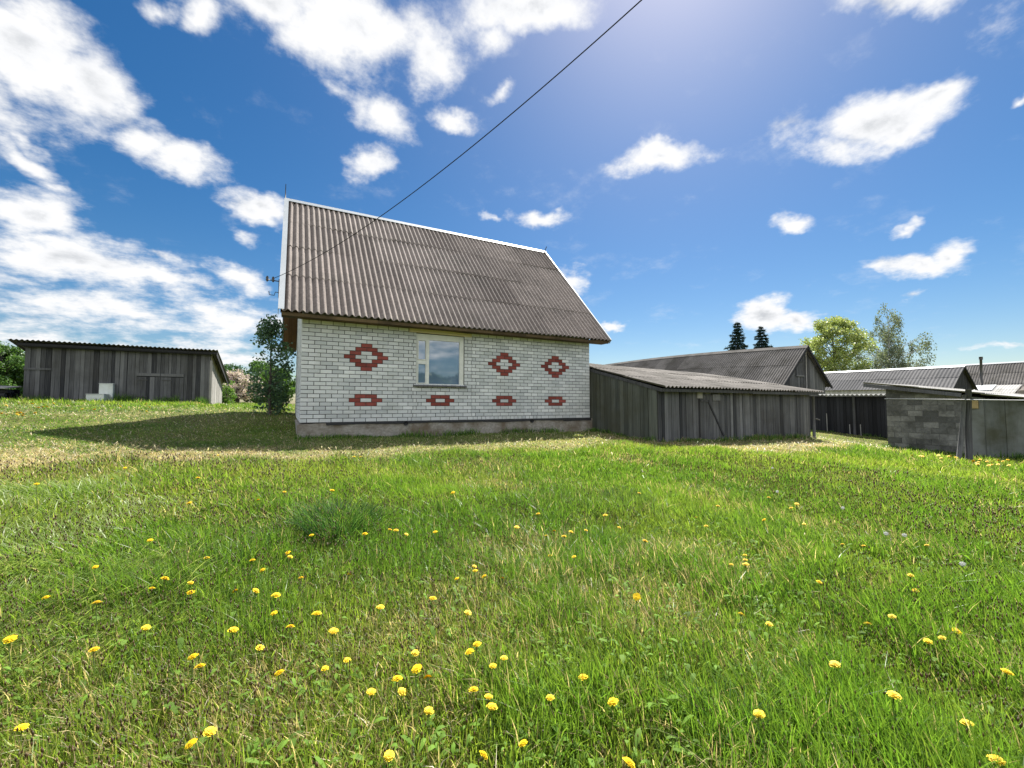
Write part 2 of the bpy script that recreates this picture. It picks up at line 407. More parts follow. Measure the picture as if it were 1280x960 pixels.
# roof
AL,AR,EV,ZE=.4416,.5216,.3934,2.4952; ZTOP=6.683
def corr(mb,A,B,C,Dp,pitch,amp,rows,seg=8,thick=.010,mat=0,sheetw=8,overlap=.12,lift=.017,phase=0.,hump=None):
    """corrugated sheets: A->B eave, Dp->C ridge"""
    A,B,C,Dp=[np.array(p,float) for p in (A,B,C,Dp)]
    ln=np.linalg.norm(B-A); nw=ln/pitch; ns=int(round(nw*seg))
    s=np.linspace(0,1,ns+1); nrm=np.cross(B-A,Dp-A); nrm/=np.linalg.norm(nrm)
    if nrm[2]<0: nrm=-nrm
    for r_ in range(rows):
        sl=np.linalg.norm(Dp-A); t0=r_/rows; t1=(r_+1)/rows+(overlap/sl if r_<rows-1 else 0)
        nt_=4
        sheet=np.floor(s*nw/sheetw+ (0.5 if r_%2 else 0)).astype(int)
        jit=np.array([random.gauss(0,.012) for _ in range(sheet.max()+2)]); dz=np.array([random.gauss(0,.003) for _ in range(sheet.max()+2)])
        tn=np.array([min(1,max(0,random.gauss(.5,.2))) for _ in range(sheet.max()+2)])
        rowsv=[]
        for t in np.linspace(t0,t1,nt_+1):
            tt=t+(jit[sheet]/sl if t==t0 else 0)
            tt=np.broadcast_to(tt,s.shape)
            p=(A[None]*(1-s)[:,None]+B[None]*s[:,None])*(1-tt)[:,None]+(Dp[None]*(1-s)[:,None]+C[None]*s[:,None])*tt[:,None]
            loc=(t-t0)/(t1-t0)
            off=amp*np.cos(2*np.pi*(s*nw+phase))+lift*(1-loc)+dz[sheet]+.012*np.sin(s*ln*.9+r_*1.3)*.5
            if hump is not None: p=p+np.array([0,0,1.])*hump(s)[:,None]
            rowsv.append(p+nrm[None]*off[:,None])
        top=np.array(rowsv); bot=top-nrm*thick
        n1=ns+1; V=np.concatenate([top.reshape(-1,3),bot.reshape(-1,3)]); o2=(nt_+1)*n1
        b=len(mb.v); mb.v+= [tuple(x) for x in V]; mb.t+= list(np.tile(tn[sheet],2*(nt_+1)))
        F=[]
        for i in range(nt_):
            for k in range(ns):
                a=b+i*n1+k; F.append((a,a+1,a+1+n1,a+n1)); F.append((a+o2,a+n1+o2,a+1+n1+o2,a+1+o2))
        for k in range(ns):
            F.append((b+k,b+k+o2,b+k+1+o2,b+k+1)); a=b+nt_*n1+k; F.append((a,a+1,a+1+o2,a+o2))
        for i in range(nt_):
            a=b+i*n1; F.append((a,a+n1,a+n1+o2,a+o2)); a+=ns; F.append((a,a+o2,a+n1+o2,a+n1))
        mb.f+= [list(f) for f in F]; mb.m+= [mat]*len(F); mb.sm+= [False]*len(F)
def roof_part(parent,name,mat,*a,**k):
    mb=MB(); corr(mb,*a,**k); return mb.build(name,mat,parent)
A=(-AL,-EV,ZE);B=(L+AR,-EV,ZE);C=(L+AR,HW,ZTOP);Dq=(-AL,HW,ZTOP)
roof_part(house,'roof_slope',M['slate'],A,B,C,Dq,.1485,.032,4,seg=10)
roof_part(house,'roof_slope',M['slate'],(L+AR,W+EV,ZE),(-AL,W+EV,ZE),Dq,C,.1485,.024,4,seg=6)
# ridge cap
mb=MB()
for sgn in (-1,1):
    y0=HW+sgn*.005; y1=HW+sgn*.105
    zt=ZTOP+.066; zb=ZTOP+.066-.118
    for x0,x1 in ((-AL-.03,2.0),(1.98,4.1),(4.08,6.3),(6.28,L+AR+.02)):
        j=random.uniform(-.004,.004)
        mb.add([(x0,y0,zt+j),(x1,y0,zt+j),(x1,y1,zb+j),(x0,y1,zb+j),(x0,y0,zt-.006+j),(x1,y0,zt-.006+j),(x1,y1,zb-.006+j),(x0,y1,zb-.006+j)],
           [(0,1,2,3),(7,6,5,4),(0,3,7,4),(1,5,6,2),(3,2,6,7),(0,4,5,1)])
mb.build('ridge_cap',M['white_metal'],house)
# verge boards (white metal wind boards) both gables, front and back slope
sl=np.array([0,HW+EV,ZTOP-ZE]); sl=sl/np.linalg.norm(sl)
for xg,sg in ((-AL,-1),(L+AR,1)):
    for fb in (-1,1):
        e=np.array([xg,HW+fb*(HW+EV),ZE]); r_=np.array([xg,HW,ZTOP]); d=r_-e; d/=np.linalg.norm(d); nn=np.array([0,fb*d[2],abs(d[1])])
        nn=np.array([0,fb*abs(d[2]),abs(d[1])])
        mb=MB(); e2=e-d*.03
        P=lambda base,x,h:tuple(base+np.array([x,0,0])+nn*h)
        o_=sg*(.045 if sg<0 else .03); i_=-sg*(.075 if sg<0 else .015)
        # outer vertical face
        mb.hexa([P(e2,o_-sg*.008,-.10),P(e2,o_,-.10),P(r_,o_,-.10),P(r_,o_-sg*.008,-.10),P(e2,o_-sg*.008,.05),P(e2,o_,.05),P(r_,o_,.05),P(r_,o_-sg*.008,.05)])
        mb.hexa([P(e2,i_,.052),P(e2,o_,.052),P(r_,o_,.052),P(r_,i_,.052),P(e2,i_,.060),P(e2,o_,.060),P(r_,o_,.060),P(r_,i_,.060)])
        mb.build('verge_board',M['white_metal'],house)
# soffits under the gable overhangs + eave soffit/fascia
for xg,x2 in ((-AL,-.004),(L+AR,L+.004)):
    mb=MB()
    for fb in (-1,1):
        e=np.array([0,HW+fb*(HW+EV),ZE]); r_=np.array([0,HW,ZTOP]); nn=np.array([0,fb*(ZTOP-ZE),(HW+EV)]); nn=nn/np.linalg.norm(nn)
        d=(r_-e)/np.linalg.norm(r_-e); ln=np.linalg.norm(r_-e)
        k=3; 
        for b_ in range(k):
            xa=xg+(x2-xg)*b_/k; xb=xg+(x2-xg)*(b_+.96)/k
            p=lambda x,t,h:tuple(np.array([x,0,0])+e+d*t+nn*h)
            t1=ln-.06
            mb.hexa([p(xa,.01,-.075),p(xb,.01,-.075),p(xb,t1,-.075),p(xa,t1,-.075),p(xa,.01,-.055),p(xb,.01,-.055),p(xb,t1,-.055),p(xa,t1,-.055)],0,random.random())
    mb.build('soffit',M['wood_brown'],house)
mb=MB()
n=9
for b_ in range(n):
    x0=-AL+.02+(L+AL+AR-.04)*b_/n; x1=x0+(L+AL+AR-.04)/n-.006
    mb.box((x0,-EV+.035,ZE-.10),(x1,-EV+.06,ZE-.026),0,random.random())
mb.box((-AL+.02,-EV+.065,ZE-.088),(L+AR-.02,-.004,ZE-.07),0,.4)
mb.box((0.0,-.03,2.6),(L,.1,2.72),0,.3)
mb.box((L+.002,-EV+.062,ZE-.069),(L+AR-.03,-.03,ZE+.012),0,.3); mb.box((L+.002,-EV+.15,ZE+.012),(L+AR-.03,-.03,ZE+.10),0,.3)
mb.build('eave_board',M['wood_eave'],house)
# window
win=MB()
fu0,fu1,fz0,fz1=WU0+.004,WU1-.004,WZ0-.005,WZ1-.004; y0,y1=.035,.105
def fr(mb,a0,a1,b0,b1,wl,wr,wb,wt,y0,y1):
    mb.box((a0,y0,b0),(a0+wl,y1,b1)); mb.box((a1-wr,y0,b0),(a1,y1,b1))
    mb.box((a0+wl,y0,b0),(a1-wr,y1,b0+wb)); mb.box((a0+wl,y0,b1-wt),(a1-wr,y1,b1))
fr(win,fu0,fu1,fz0,fz1,.035,.125,.025,.15,y0,y1)
mu=3.005
win.box((mu-.035,y0+.002,fz0+.025),(mu+.04,y1-.002,fz1-.15))
win.box((fu0+.035,y0+.004,1.525),(mu-.035,y1-.004,1.60))
# sash of the left lights
fr(win,fu0+.038,mu-.037,1.603,fz1-.152,.022,.022,.02,.03,y0-.012,y0+.03)
fr(win,fu0+.038,mu-.037,fz0+.028,1.523,.022,.022,.02,.03,y0-.01,y0+.03)
wo=win.build('window',M['white_paint'],house,.003)
mb=MB()
for a0,a1,b0,b1 in ((mu+.041,fu1-.126,fz0+.026,fz1-.151),(fu0+.06,mu-.06,1.625,fz1-.183),(fu0+.06,mu-.06,fz0+.049,1.492)):
    mb.box((a0,.062,b0),(a1,.07,b1))
mb.build('pane',M['glass'],wo)
mb=MB(); 
mb.hexa([(WU0-.07,-.06,WZ0-.065),(WU1+.06,-.06,WZ0-.065),(WU1+.06,.03,WZ0-.05),(WU0-.07,.03,WZ0-.05),(WU0-.07,-.06,WZ0-.035),(WU1+.06,-.06,WZ0-.035),(WU1+.06,.03,WZ0-.008),(WU0-.07,.03,WZ0-.008)])
mb.build('sill',M['slate_dark'],wo)
mb=MB(); mb.hexa([(2.50,-.028,2.315),(4.24,-.028,2.300),(4.24,.0,2.300),(2.50,.0,2.315),(2.50,-.028,2.445),(4.24,-.028,2.385),(4.24,.0,2.385),(2.50,.0,2.445)])
mb.build('lintel_board',M['lintel'],house)
# rods on the ridge ends
mb=MB(); mb.tube([(-AL-.02,HW,ZTOP),(-AL-.015,HW,ZTOP+.5)],[.016,.009],6); mb.build('ridge_rod',M['iron'],house); mb=MB(); mb.tube([(L+AR,HW,ZTOP),(L+AR+.12,HW,ZTOP+.26)],[.02,.014],6)
mb.build('ridge_rod',M['iron'],house)
# insulator bracket on the left verge
VP=lambda t:np.array([-AL-.05,-EV+(HW+EV)*t,ZE+(ZTOP-ZE)*t])
b0=VP(.22)+np.array([0,0,-.12])
br=MB(); 
br.tube([b0+(0,0,-.35),b0+(0,0,.1)],.018,6); br.tube([b0+(0,0,.05),b0+(-.26,-.05,.05)],.012,6)
br.tube([b0+(0,0,-.22),b0+(-.08,-.02,-.22),b0+(-.1,-.02,-.3),b0+(-.2,-.04,-.3),b0+(-.21,-.04,-.22)],.009,6)
bro=br.build('wire_bracket',M['iron'],house)
for dx in (-.13,-.25):
    i_=MB(); p=b0+np.array([dx,-.03,.05]); i_.tube([p+(0,0,-.04),p+(0,0,.0),p+(0,0,.02),p+(0,0,.05),p+(0,0,.09)],[.016,.036,.024,.034,.012],8)
    i_.build('insulator',M['iron'],bro)

# overhead wire: from the bracket up over the meadow
Aw=b0+np.array([-.12,-.03,.10])
def pxy(P):
    d=np.array(P)-EYE; z=d@FW; return 640+FPX*(d@RT)/z, 480-FPX*(d@UPV)/z
Bw=EYE+ray(802,0)*4.2
best=None
for sag in np.linspace(0,.9,91):
    for t in np.linspace(.05,.95,181):
        p=Aw+(Bw-Aw)*t-np.array([0,0,sag*4*t*(1-t)]); x,y=pxy(p)
        e=abs(x-475)+abs(y-271)
        if best is None or e<best[0]: best=(e,sag,t)
sag=best[1]
mb=MB(); pts=[Aw+(Bw-Aw)*t-np.array([0,0,sag*4*t*(1-t)]) for t in np.linspace(0,2.2,60)]
mb.tube(pts,.0068,6)
tag(mb.build('overhead_wire',M['black']),'black overhead wire rising from the house gable up to the top edge','wire')

# ------------------------------------------------------------------ timber walls
def board_wall(mb,p0,p1,zb,zt,wmin=.10,wmax=.17,th=.022,gap=.011,mat=0,ragged=.03,backing=True,slope=None):
    """vertical boards from p0 to p1 (plan); zb/zt = (start,end) heights or functions of t"""
    p0=np.array(p0,float); p1=np.array(p1,float); ln=np.linalg.norm(p1-p0); d=(p1-p0)/ln; nrm=np.array([d[1],-d[0]])
    fb=zb if callable(zb) else (lambda t:zb[0]+(zb[1]-zb[0])*t)
    ft=zt if callable(zt) else (lambda t:zt[0]+(zt[1]-zt[0])*t)
    x=0
    while x<ln-.02:
        w=min(random.uniform(wmin,wmax),ln-x); a,b=x+gap/2,x+w-gap/2*random.uniform(.6,1.6)
        off=random.uniform(-.007,.007); tn=min(1,max(0,random.gauss(.5,.24)))
        za,zb_=fb(a/ln)+random.uniform(-ragged,0),fb(b/ln)+random.uniform(-ragged,0); lean=random.gauss(0,.006)
        q=lambda s_,o_,z:(*(p0+d*s_+nrm*o_),z)
        ta,tb=ft(a/ln),ft(b/ln)
        mb.hexa([q(a,off+th,za),q(b,off+th,zb_),q(b,off,zb_),q(a,off,za),q(a+lean,off+th,ta),q(b+lean,off+th,tb),q(b+lean,off,tb),q(a+lean,off,ta)],mat,tn)
        x+=w
    if backing:  # slab behind the boards, toned low so the gaps look shaded
        n=8
        for k in range(n):
            t0,t1=k/n,(k+1)/n; q=lambda t,o_,z:(*(p0+d*ln*t+nrm*o_),z)
            mb.hexa([q(t0,-.012,fb(t0)),q(t1,-.012,fb(t1)),q(t1,-.05,fb(t1)),q(t0,-.05,fb(t0)),q(t0,-.012,ft(t0)-.004),q(t1,-.012,ft(t1)-.004),q(t1,-.05,ft(t1)-.004),q(t0,-.05,ft(t0)-.004)],1,.1)
def g_along(p0,p1,dz=-.12):
    return lambda t: gz(p0[0]+(p1[0]-p0[0])*t,p0[1]+(p1[1]-p0[1])*t)+dz

# ---- left far shed (high front facing the camera)
V0=16.1
sh=empty('board_shed',(-7.3,V0+2.2,.5),'long dark board shed with a lean-to roof, far left','shed')
mb=MB()
board_wall(mb,(-10.72,V0),(-3.88,V0),g_along((-10.72,V0),(-3.88,V0)),lambda t:3.13,.12,.2)
board_wall(mb,(-10.72,V0+4.6),(-10.72,V0),g_along((-10.72,V0+4.6),(-10.72,V0)),(1.9,3.12),.13,.2)
board_wall(mb,(-3.88,V0+4.6),(-10.72,V0+4.6),g_along((-3.88,V0+4.6),(-10.72,V0+4.6)),(1.9,1.9),.13,.2)
mb.build('wall',[M['wood'],M['wood_dark']],sh)
mb=MB(); board_wall(mb,(-3.88,V0+.02),(-3.88,V0+4.6),g_along((-3.88,V0),(-3.88,V0+4.6)),(3.12,1.9),.12,.2)
mb.build('side_wall',[M['wood_pale'],M['wood_dark']],sh)
mb=MB(); mb.box((-3.90,V0-.045,.25),(-3.80,V0-.02,2.75)); mb.build('corner_board',M['wood_pale'],sh)
roof_part(sh,'roof',M['slate_dark'],(-3.5,V0+5.1,1.78),(-11.1,V0+5.1,1.82),(-11.15,V0-.42,3.30),(-3.55,V0-.42,3.27),.17,.026,3,seg=8)
mb=MB(); mb.box((-10.9,V0-.30,3.06),(-3.62,V0-.26,3.17)); mb.box((-10.76,V0-.26,3.02),(-3.85,V0-.03,3.06))
mb.bar((-3.6,V0-.3,3.1),(-3.6,V0+5,1.72),.03,.26)
mb.build('fascia',M['wood_dark'],sh)
mb=MB(); mb.box((-10.74,V0-.06,2.0),(-9.85,V0-.028,2.09)); mb.build('patch_board',M['wood'],sh)
for a0,a1 in ((-6.86,-5.93),(-5.91,-4.98)):
    mb=MB(); g0=gz((a0+a1)/2,V0)
    x=a0
    while x<a1-.03:
        w=min(random.uniform(.13,.2),a1-x); mb.box((x+.004,V0-.05,g0-.0),(x+w-.004,V0-.026,1.80),0,random.gauss(.42,.2)); x+=w
    mb.box((a0,V0-.075,1.84),(a1,V0-.026,1.98),0,.75)
    mb.box((a0+.02,V0-.03,1.80),(a1-.02,V0-.024,1.84),1,.1)
    d_=mb.build('door',[M['wood'],M['wood_dark']],sh)
    for zz in (g0+.3,1.62):
        h=MB(); h.box((a0+.05,V0-.082,zz),(a0+.45,V0-.076,zz+.05)); h.build('hinge',M['iron'],d_)
# old white enamel boxes against the shed
bx=[]
def enamel(name,u0,u1,v0,v1,z0,z1,lab):
    r_=empty(name,((u0+u1)/2,(v0+v1)/2,z0),lab,'box')
    mb=MB(); mb.box((u0,v0,z0),(u1,v1,z1-.03)); mb.build('body',M['boxwhite'],r_,.015)
    mb=MB(); mb.box((u0-.012,v0-.015,z1-.028),(u1+.012,v1,z1)); mb.build('lid',M['boxwhite'],r_,.008)
g0=gz(-8.0,V0-.6)
enamel('enamel_box',-8.36,-7.74,V0-.95,V0-.32,g0-.1,g0+.40,'low white box standing in grass before the dark shed')
mb=None
enamel('enamel_cabinet',-8.12,-7.62,V0-.30,V0-.06,g0-.1,g0+.92,'taller white cabinet leaning behind the low white box')
# low covered stack at the far left
st=empty('log_stack',(-11.9,V0-.1,.7),'low stack of timber under a pale board, left of the shed','wood pile')
mb=MB(); g0=gz(-11.9,V0)
for k in range(5):
    for j in range(3):
        mb.tube([(-12.9+random.uniform(-.1,.1),V0-.7+k*.24,g0+.08+j*.16),(-10.95+random.uniform(-.1,.1),V0-.7+k*.24+random.uniform(-.05,.05),g0+.08+j*.16)],random.uniform(.07,.1),8,0,random.random())
mb.build('logs',M['wood_dark'],st)
mb=MB(); mb.hexa([(-13.2,V0-.95,g0+.55),(-10.9,V0-.95,g0+.50),(-10.95,V0+.5,g0+.62),(-13.2,V0+.5,g0+.66),(-13.2,V0-.95,g0+.59),(-10.9,V0-.95,g0+.54),(-10.95,V0+.5,g0+.66),(-13.2,V0+.5,g0+.70)])
mb.build('cover_board',M['wood_pale'],st)

# ---- lean-to shed against the house
ls=empty('lean_to_shed',(12.2,-.8,-.65),'low grey board lean-to shed attached to the right end of the brick house','shed')
UL,UR,VF,VB=8.47,15.85,-2.75,1.1
mb=MB()
board_wall(mb,(UL,VB),(UL,VF),g_along((UL,VB),(UL,VF)),(1.84,.86),.12,.19)
mb.build('side_wall',[M['wood_green'],M['wood_dark']],ls)
mb=MB()
board_wall(mb,(UL,VF),(UR,VF),g_along((UL,VF),(UR,VF)),(.82,.80),.10,.17)
board_wall(mb,(UR,VF),(UR,VB),g_along((UR,VF),(UR,VB)),(.80,1.62),.12,.18)
board_wall(mb,(UR,VB),(UL,VB),g_along((UR,VB),(UL,VB)),(1.62,1.84),.12,.18)
mb.build('wall',[M['wood'],M['wood_dark']],ls)
roof_part(ls,'roof',M['slate_shed'],(UL-.06,VF-.28,.885),(UR+.35,VF-.3,.865),(UR+.4,VB+.2,1.74),(UL-.06,VB+.2,1.94),.15,.024,3,seg=8)
mb=MB(); mb.box((UL-.03,VF-.22,.765),(12.3,VF-.19,.848),0,.2); mb.box((12.31,VF-.22,.75),(UR+.2,VF-.19,.838),0,.35)
mb.bar((UL-.03,VF-.2,.80),(UL-.03,VB,1.82),.03,.09,0,.3)
mb.build('fascia',M['wood'],ls)
# door with light panel and diagonal brace
mb=MB(); g0=gz(10.6,VF); x=10.1
while x<11.38:
    w=min(random.uniform(.11,.16),11.4-x); mb.box((x+.004,VF-.05,g0+.03),(x+w-.004,VF-.026,.70),0,min(1,max(0,random.gauss(.45,.22)))); x+=w
mb.bar((10.42,VF-.063,.55),(11.1,VF-.063,g0+.12),.05,.022,1,.9,up=(0,1,0))
mb.box((10.12,VF-.07,.50),(10.42,VF-.051,.56),0,.3)
dd_=mb.build('door',[M['wood'],M['wood_dark']],ls)
mb=MB(); mb.box((9.98,VF-.065,.60),(10.20,VF-.03,.83)); mb.build('pale_panel',M['wood_pale'],ls)
mb=MB(); mb.box((10.62,VF-.082,.54),(10.95,VF-.052,.72),0,.95); mb.build('patch_board',M['wood'],dd_)
mb=MB(); mb.tube([(UR+.06,VF-.1,gz(UR,VF)-.1),(UR+.09,VF-.1,.72)],[.05,.04],8); mb.tube([(UR+.14,VF-.12,-.06),(UR+.34,VF-.16,-.12)],.018,6); mb.build('corner_post',M['wood'],ls)

# ---- long dark open-fronted shelter across the yard (faces left)
aw=empty('dark_shelter',(25.4,0,-1.05),'low black board shelter with a pale wavy roof edge across the yard','shelter')
p0,p1=(24.75,5.2),(24.9,-2.6)
mb=MB(); board_wall(mb,p0,p1,g_along(p0,p1),(.93,.80),.12,.19)
board_wall(mb,p1,(28.2,-2.6),g_along(p1,(28.2,-2.6)),(.8,.86),.12,.19); board_wall(mb,(28.2,-2.6),(28.0,4.4),g_along((28.2,-2.6),(28.,4.4)),(.86,.95),.15,.2)
board_wall(mb,(27.3,5.2),p0,g_along((27.3,5.2),p0),(.95,.93),.15,.2)
mb.build('wall',[M['wood_dark'],M['wood_dark']],aw)
roof_part(aw,'roof',M['slate_pale'],(24.42,5.3,1.0),(24.57,-2.75,.86),(28.4,-2.75,.93),(28.3,4.5,1.05),.19,.03,2,seg=8)
for (u,v) in ((24.6,2.9),(24.62,-.4),(24.66,-2.4)):
    g0=gz(u,v); mb=MB(); mb.tube([(u,v,g0-.1),(u,v,.86)],[.06,.055],8,0,.35); mb.build('post',M['wood'],aw)
mb=MB(); mb.bar((24.55,2.6,.55),(24.4,1.75,gz(24.4,1.75)+.02),.09,.07,0,.7); mb.build('brace',M['wood'],aw)
for (v,h) in ((.75,.95),(-.25,.5),(-.7,.55)):
    mb=MB(); g0=gz(24.3,v); mb.bar((24.5,v,g0),(24.52,v+.02,g0+h*1.0),.03,.02,0,.6); mb.build('slat',M['wood_pale'],aw)
# ---- barn
def ridged(name,label,ul,ur,v0,v1,zr0,zr1,ze,wallmats,roofmat,rows,pitch,hump=None,cat='barn',over=.35,zr_mid=None,capmat=None,seg=6):
    um=(ul+ur)/2; b_=empty(name,(um,(v0+v1)/2,gz(um,v0)),label,cat)
    g0=min(gz(ul,v0),gz(ur,v0),gz(ul,v1),gz(ur,v1))-.2
    zb=lambda t:g0
    half=(ur-ul)/2; sl=(zr0-ze)/half
    mb=MB()
    top=lambda zr:(lambda t: (zr-.1)-abs(t-.5)*2*(zr-.1-ze))
    board_wall(mb,(ul,v0),(ur,v0),zb,top(zr0),.14,.24); mb.build('gable_wall',wallmats[0],b_)
    mb=MB(); board_wall(mb,(ur,v1),(ul,v1),zb,top(zr1),.14,.24); mb.build('gable_wall',wallmats[0],b_)
    mb=MB(); board_wall(mb,(ul,v1),(ul,v0),zb,(ze,ze),.14,.24); mb.build('side_wall',wallmats[1],b_)
    mb=MB(); board_wall(mb,(ur,v0),(ur,v1),zb,(ze,ze),.14,.24); mb.build('side_wall',wallmats[1],b_)
    zo=ze-over*sl
    roof_part(b_,'roof_slope',roofmat,(ul-over,v1+.2,zo+zr1-zr0),(ul-over,v0-.3,zo),(um,v0-.3,zr0),(um,v1+.2,zr1),pitch,.03,rows,seg=seg,hump=(lambda s: hump(1-s)) if hump else None)
    roof_part(b_,'roof_slope',roofmat,(ur+over,v0-.3,zo),(ur+over,v1+.2,zo+zr1-zr0),(um,v1+.2,zr1),(um,v0-.3,zr0),pitch,.03,rows,seg=seg,hump=hump)
    mb=MB(); k=24
    hp=hump or (lambda s:s*0)
    for sg in (-1,1):
        vs=[];fs=[]
        for i in range(k+1):
            s_=i/k; v=v0-.34+(v1-v0+.56)*s_; z=zr0+(zr1-zr0)*s_+float(hp(np.array([s_]))[0])+.07
            vs+= [(um,v,z),(um+sg*.22,v,z-.22*sl-.0),(um+sg*.22,v,z-.22*sl-.015),(um,v,z-.015)]
        for i in range(k):
            a=4*i
            for j in range(4): fs.append((a+j,a+4+j,a+4+(j+1)%4,a+(j+1)%4))
        fs+=[(0,1,2,3),(4*k+3,4*k+2,4*k+1,4*k)]
        mb.add(vs,fs)
    mb.build('ridge_cap',capmat or roofmat,b_)
    for sg in (-1,1):
        mb=MB(); e=(um+sg*(half+over),v0-.3,zo-.06); mb.bar(e,(um,v0-.3,zr0-.06),.04,.16,0,.4); mb.build('verge_board',M['wood_dark'],b_)
    return b_,um
bh=lambda s: .22*np.sin(np.pi*np.clip(s*1.05,0,1))*1.0
barn,um=ridged('long_barn','long grey barn with corrugated roof and plank gable, behind the lean-to shed',27.5,32.6,4.6,26.4,4.30,4.72,1.95,([M['wood'],M['wood_dark']],[M['wood'],M['wood_dark']]),M['slate_old'],2,.17,bh)
mb=MB(); mb.box((um-1.0,4.53,2.35),(um-.2,4.57,3.25),0,.3); mb.box((um-1.05,4.50,2.28),(um-.15,4.53,2.36),0,.8); mb.box((um-1.05,4.50,3.22),(um-.15,4.53,3.28),0,.2)
mb.build('hatch',M['wood'],barn)
mb=MB(); mb.tube([(um+.05,4.48,1.5),(um+.05,4.46,4.1)],.03,6); mb.build('conduit',M['wood_pale'],barn)
# ---- second long building
def dep(x,y,Z): return EYE+ray(x,y)*Z
ap=dep(1206,457.5,43); u0=ap[0]
b2,um2=ridged('long_outbuilding','long low outbuilding with a dark corrugated roof and white ridge, right of the barn',u0-3.1,u0+3.1,ap[1]+.3,ap[1]+34,ap[2],ap[2]+.5,2.2,([M['wood_dark'],M['wood_dark']],[M['palebrick'],M['palebrick']]),M['slate_dark'],2,.30,cat='outbuilding',over=.3,capmat=M['white_metal'],seg=5)
# ---- far house at the right
ap=dep(1300,450.5,62)
b3,um3=ridged('far_house','distant house roof with a stove pipe at the right edge',ap[0]-4.6,ap[0]+4.6,ap[1]-3,ap[1]+26,ap[2],ap[2]+.05,2.3,([M['stone'],M['wood_dark']],[M['stone'],M['wood_dark']]),M['slate_old'],3,.3,cat='house',over=.4,capmat=M['white_metal'],seg=5)
# porch roof on its near side with a white sheet, and the pipe
uu=ap[0]-4.9; vv=ap[1]
roof_part(b3,'porch_roof',M['slate_pale'],(uu-3.6,vv+12,1.9),(uu-3.6,vv+1,1.9),(uu+.6,vv+1,3.35),(uu+.6,vv+12,3.35),.3,.03,2,seg=4)
mb=MB(); y0_,y1_=vv+3.4,vv+6.2; mb.hexa([(uu-2.,y0_,2.52),(uu-2.,y1_,2.52),(uu+.3,y1_,3.33),(uu+.3,y0_,3.33),(uu-2.,y0_,2.60),(uu-2.,y1_,2.60),(uu+.3,y1_,3.41),(uu+.3,y0_,3.41)])
mb.build('white_sheet',M['white_metal'],b3)
mb=MB(); mb.box((uu-3.3,vv+1.2,-1.5),(uu-.05,vv+11.8,1.85)); mb.build('porch',M['stone'],b3)
mb=MB(); mb.hexa([(uu-2.6,vv-7,-1.5),(uu-.3,vv-7,-1.5),(uu-.3,vv+.9,-1.5),(uu-2.6,vv+.9,-1.5),(uu-2.6,vv-7,3.3),(uu-.3,vv-7,4.6),(uu-.3,vv-.6,4.6),(uu-2.6,vv+.7,2.4)]); mb.build('side_wing',M['stone'],b3)
mb=MB(); hx=[dep(1226,464,58),dep(1226,446.5,58)]
mb.tube([hx[0]-np.array([0,0,2.]),hx[1]],.14,10); mb.tube([hx[1]+(0,0,-.35),hx[1]+(0,0,.05)],.2,10); mb.build('stove_pipe',M['iron'],b3)

# ---- block shed at the right
bs=empty('block_shed',(20.8,-6,-1.2),'cinder block shed with a sloping roof at the right edge','shed')
UB,VL,VM,VR=19.23,-3.66,-5.70,-9.2
def rooflow(v): return 1.22+(v+3.14)*(1.22-.60)/( -3.14+6.95)
PB=lambda u,d,z:(UB+d,VL-u,z)
mb=MB(); ln=VL-VM
for i in range(14):
    z=-1.35+i*.195; js=[0]+[x for x in np.arange(-.4,ln+.4,.40)+(i%2)*.2 if .05<x<ln-.05]+[ln]
    for a,b in zip(js[:-1],js[1:]):
        zt=min(z+.195,rooflow(VL-b)-.07)
        if zt-z<.04: continue
        j=.006; t=float(np.clip(rng.normal(.42,.27),0,1)); d=rng.normal(0,.004)
        mb.hexa([PB(a+j,d,z+j),PB(b-j,d,z+j),PB(b-j,.19,z+j),PB(a+j,.19,z+j),PB(a+j,d,zt-j),PB(b-j,d,zt-j),PB(b-j,.19,zt-j),PB(a+j,.19,zt-j)],0,t)
q2=[PB(0.004,.012,-1.6),PB(ln,.012,-1.6),PB(ln,.18,-1.6),PB(0.004,.18,-1.6),PB(0.004,.012,rooflow(VL)-.09),PB(ln,.012,rooflow(VM)-.09),PB(ln,.18,rooflow(VM)-.09),PB(0.004,.18,rooflow(VL)-.09)]
mb.hexa(q2,1)
mb.hexa([(UB+.19,VL,-1.6),(UB+3.4,VL,-1.6),(UB+3.4,VL-.19,-1.6),(UB+.19,VL-.19,-1.6),(UB+.19,VL,1.12),(UB+3.4,VL,1.12),(UB+3.4,VL-.19,1.09),(UB+.19,VL-.19,1.09)],1)
mb.hexa([(UB+3.2,VL-.2,-1.6),(UB+3.4,VL-.2,-1.6),(UB+3.4,VR,-1.6),(UB+3.2,VR,-1.6),(UB+3.2,VL-.2,1.07),(UB+3.4,VL-.2,1.07),(UB+3.4,VR,.2),(UB+3.2,VR,.2)],1)
mb.build('block_wall',[M['block'],M['blockmortar']],bs)
mb=MB(); x=VM-.01; 
while x>VR:
    w=random.uniform(.35,.62); b_=max(VR,x-w); tn=random.gauss(.5,.25); off=random.uniform(-.02,.01)
    zb=-1.5 if x>-6.75 else -1.02
    mb.hexa([(UB+off+.05,x,zb),(UB+off+.05,b_+.008,zb),(UB+off+.09,b_+.008,zb),(UB+off+.09,x,zb),(UB+off+.05,x,rooflow(x)-.1),(UB+off+.05,b_+.008,rooflow(b_)-.1),(UB+off+.09,b_+.008,rooflow(b_)-.1),(UB+off+.09,x,rooflow(x)-.1)],0,min(1,max(0,tn)))
    x=b_
mb.build('panel_wall',M['panel'],bs)
mb=MB(); mb.box((UB+.1,VM-.02,-1.6),(UB+.14,VR,.55-.6)); mb.build('inner_wall',M['wood_dark'],bs)
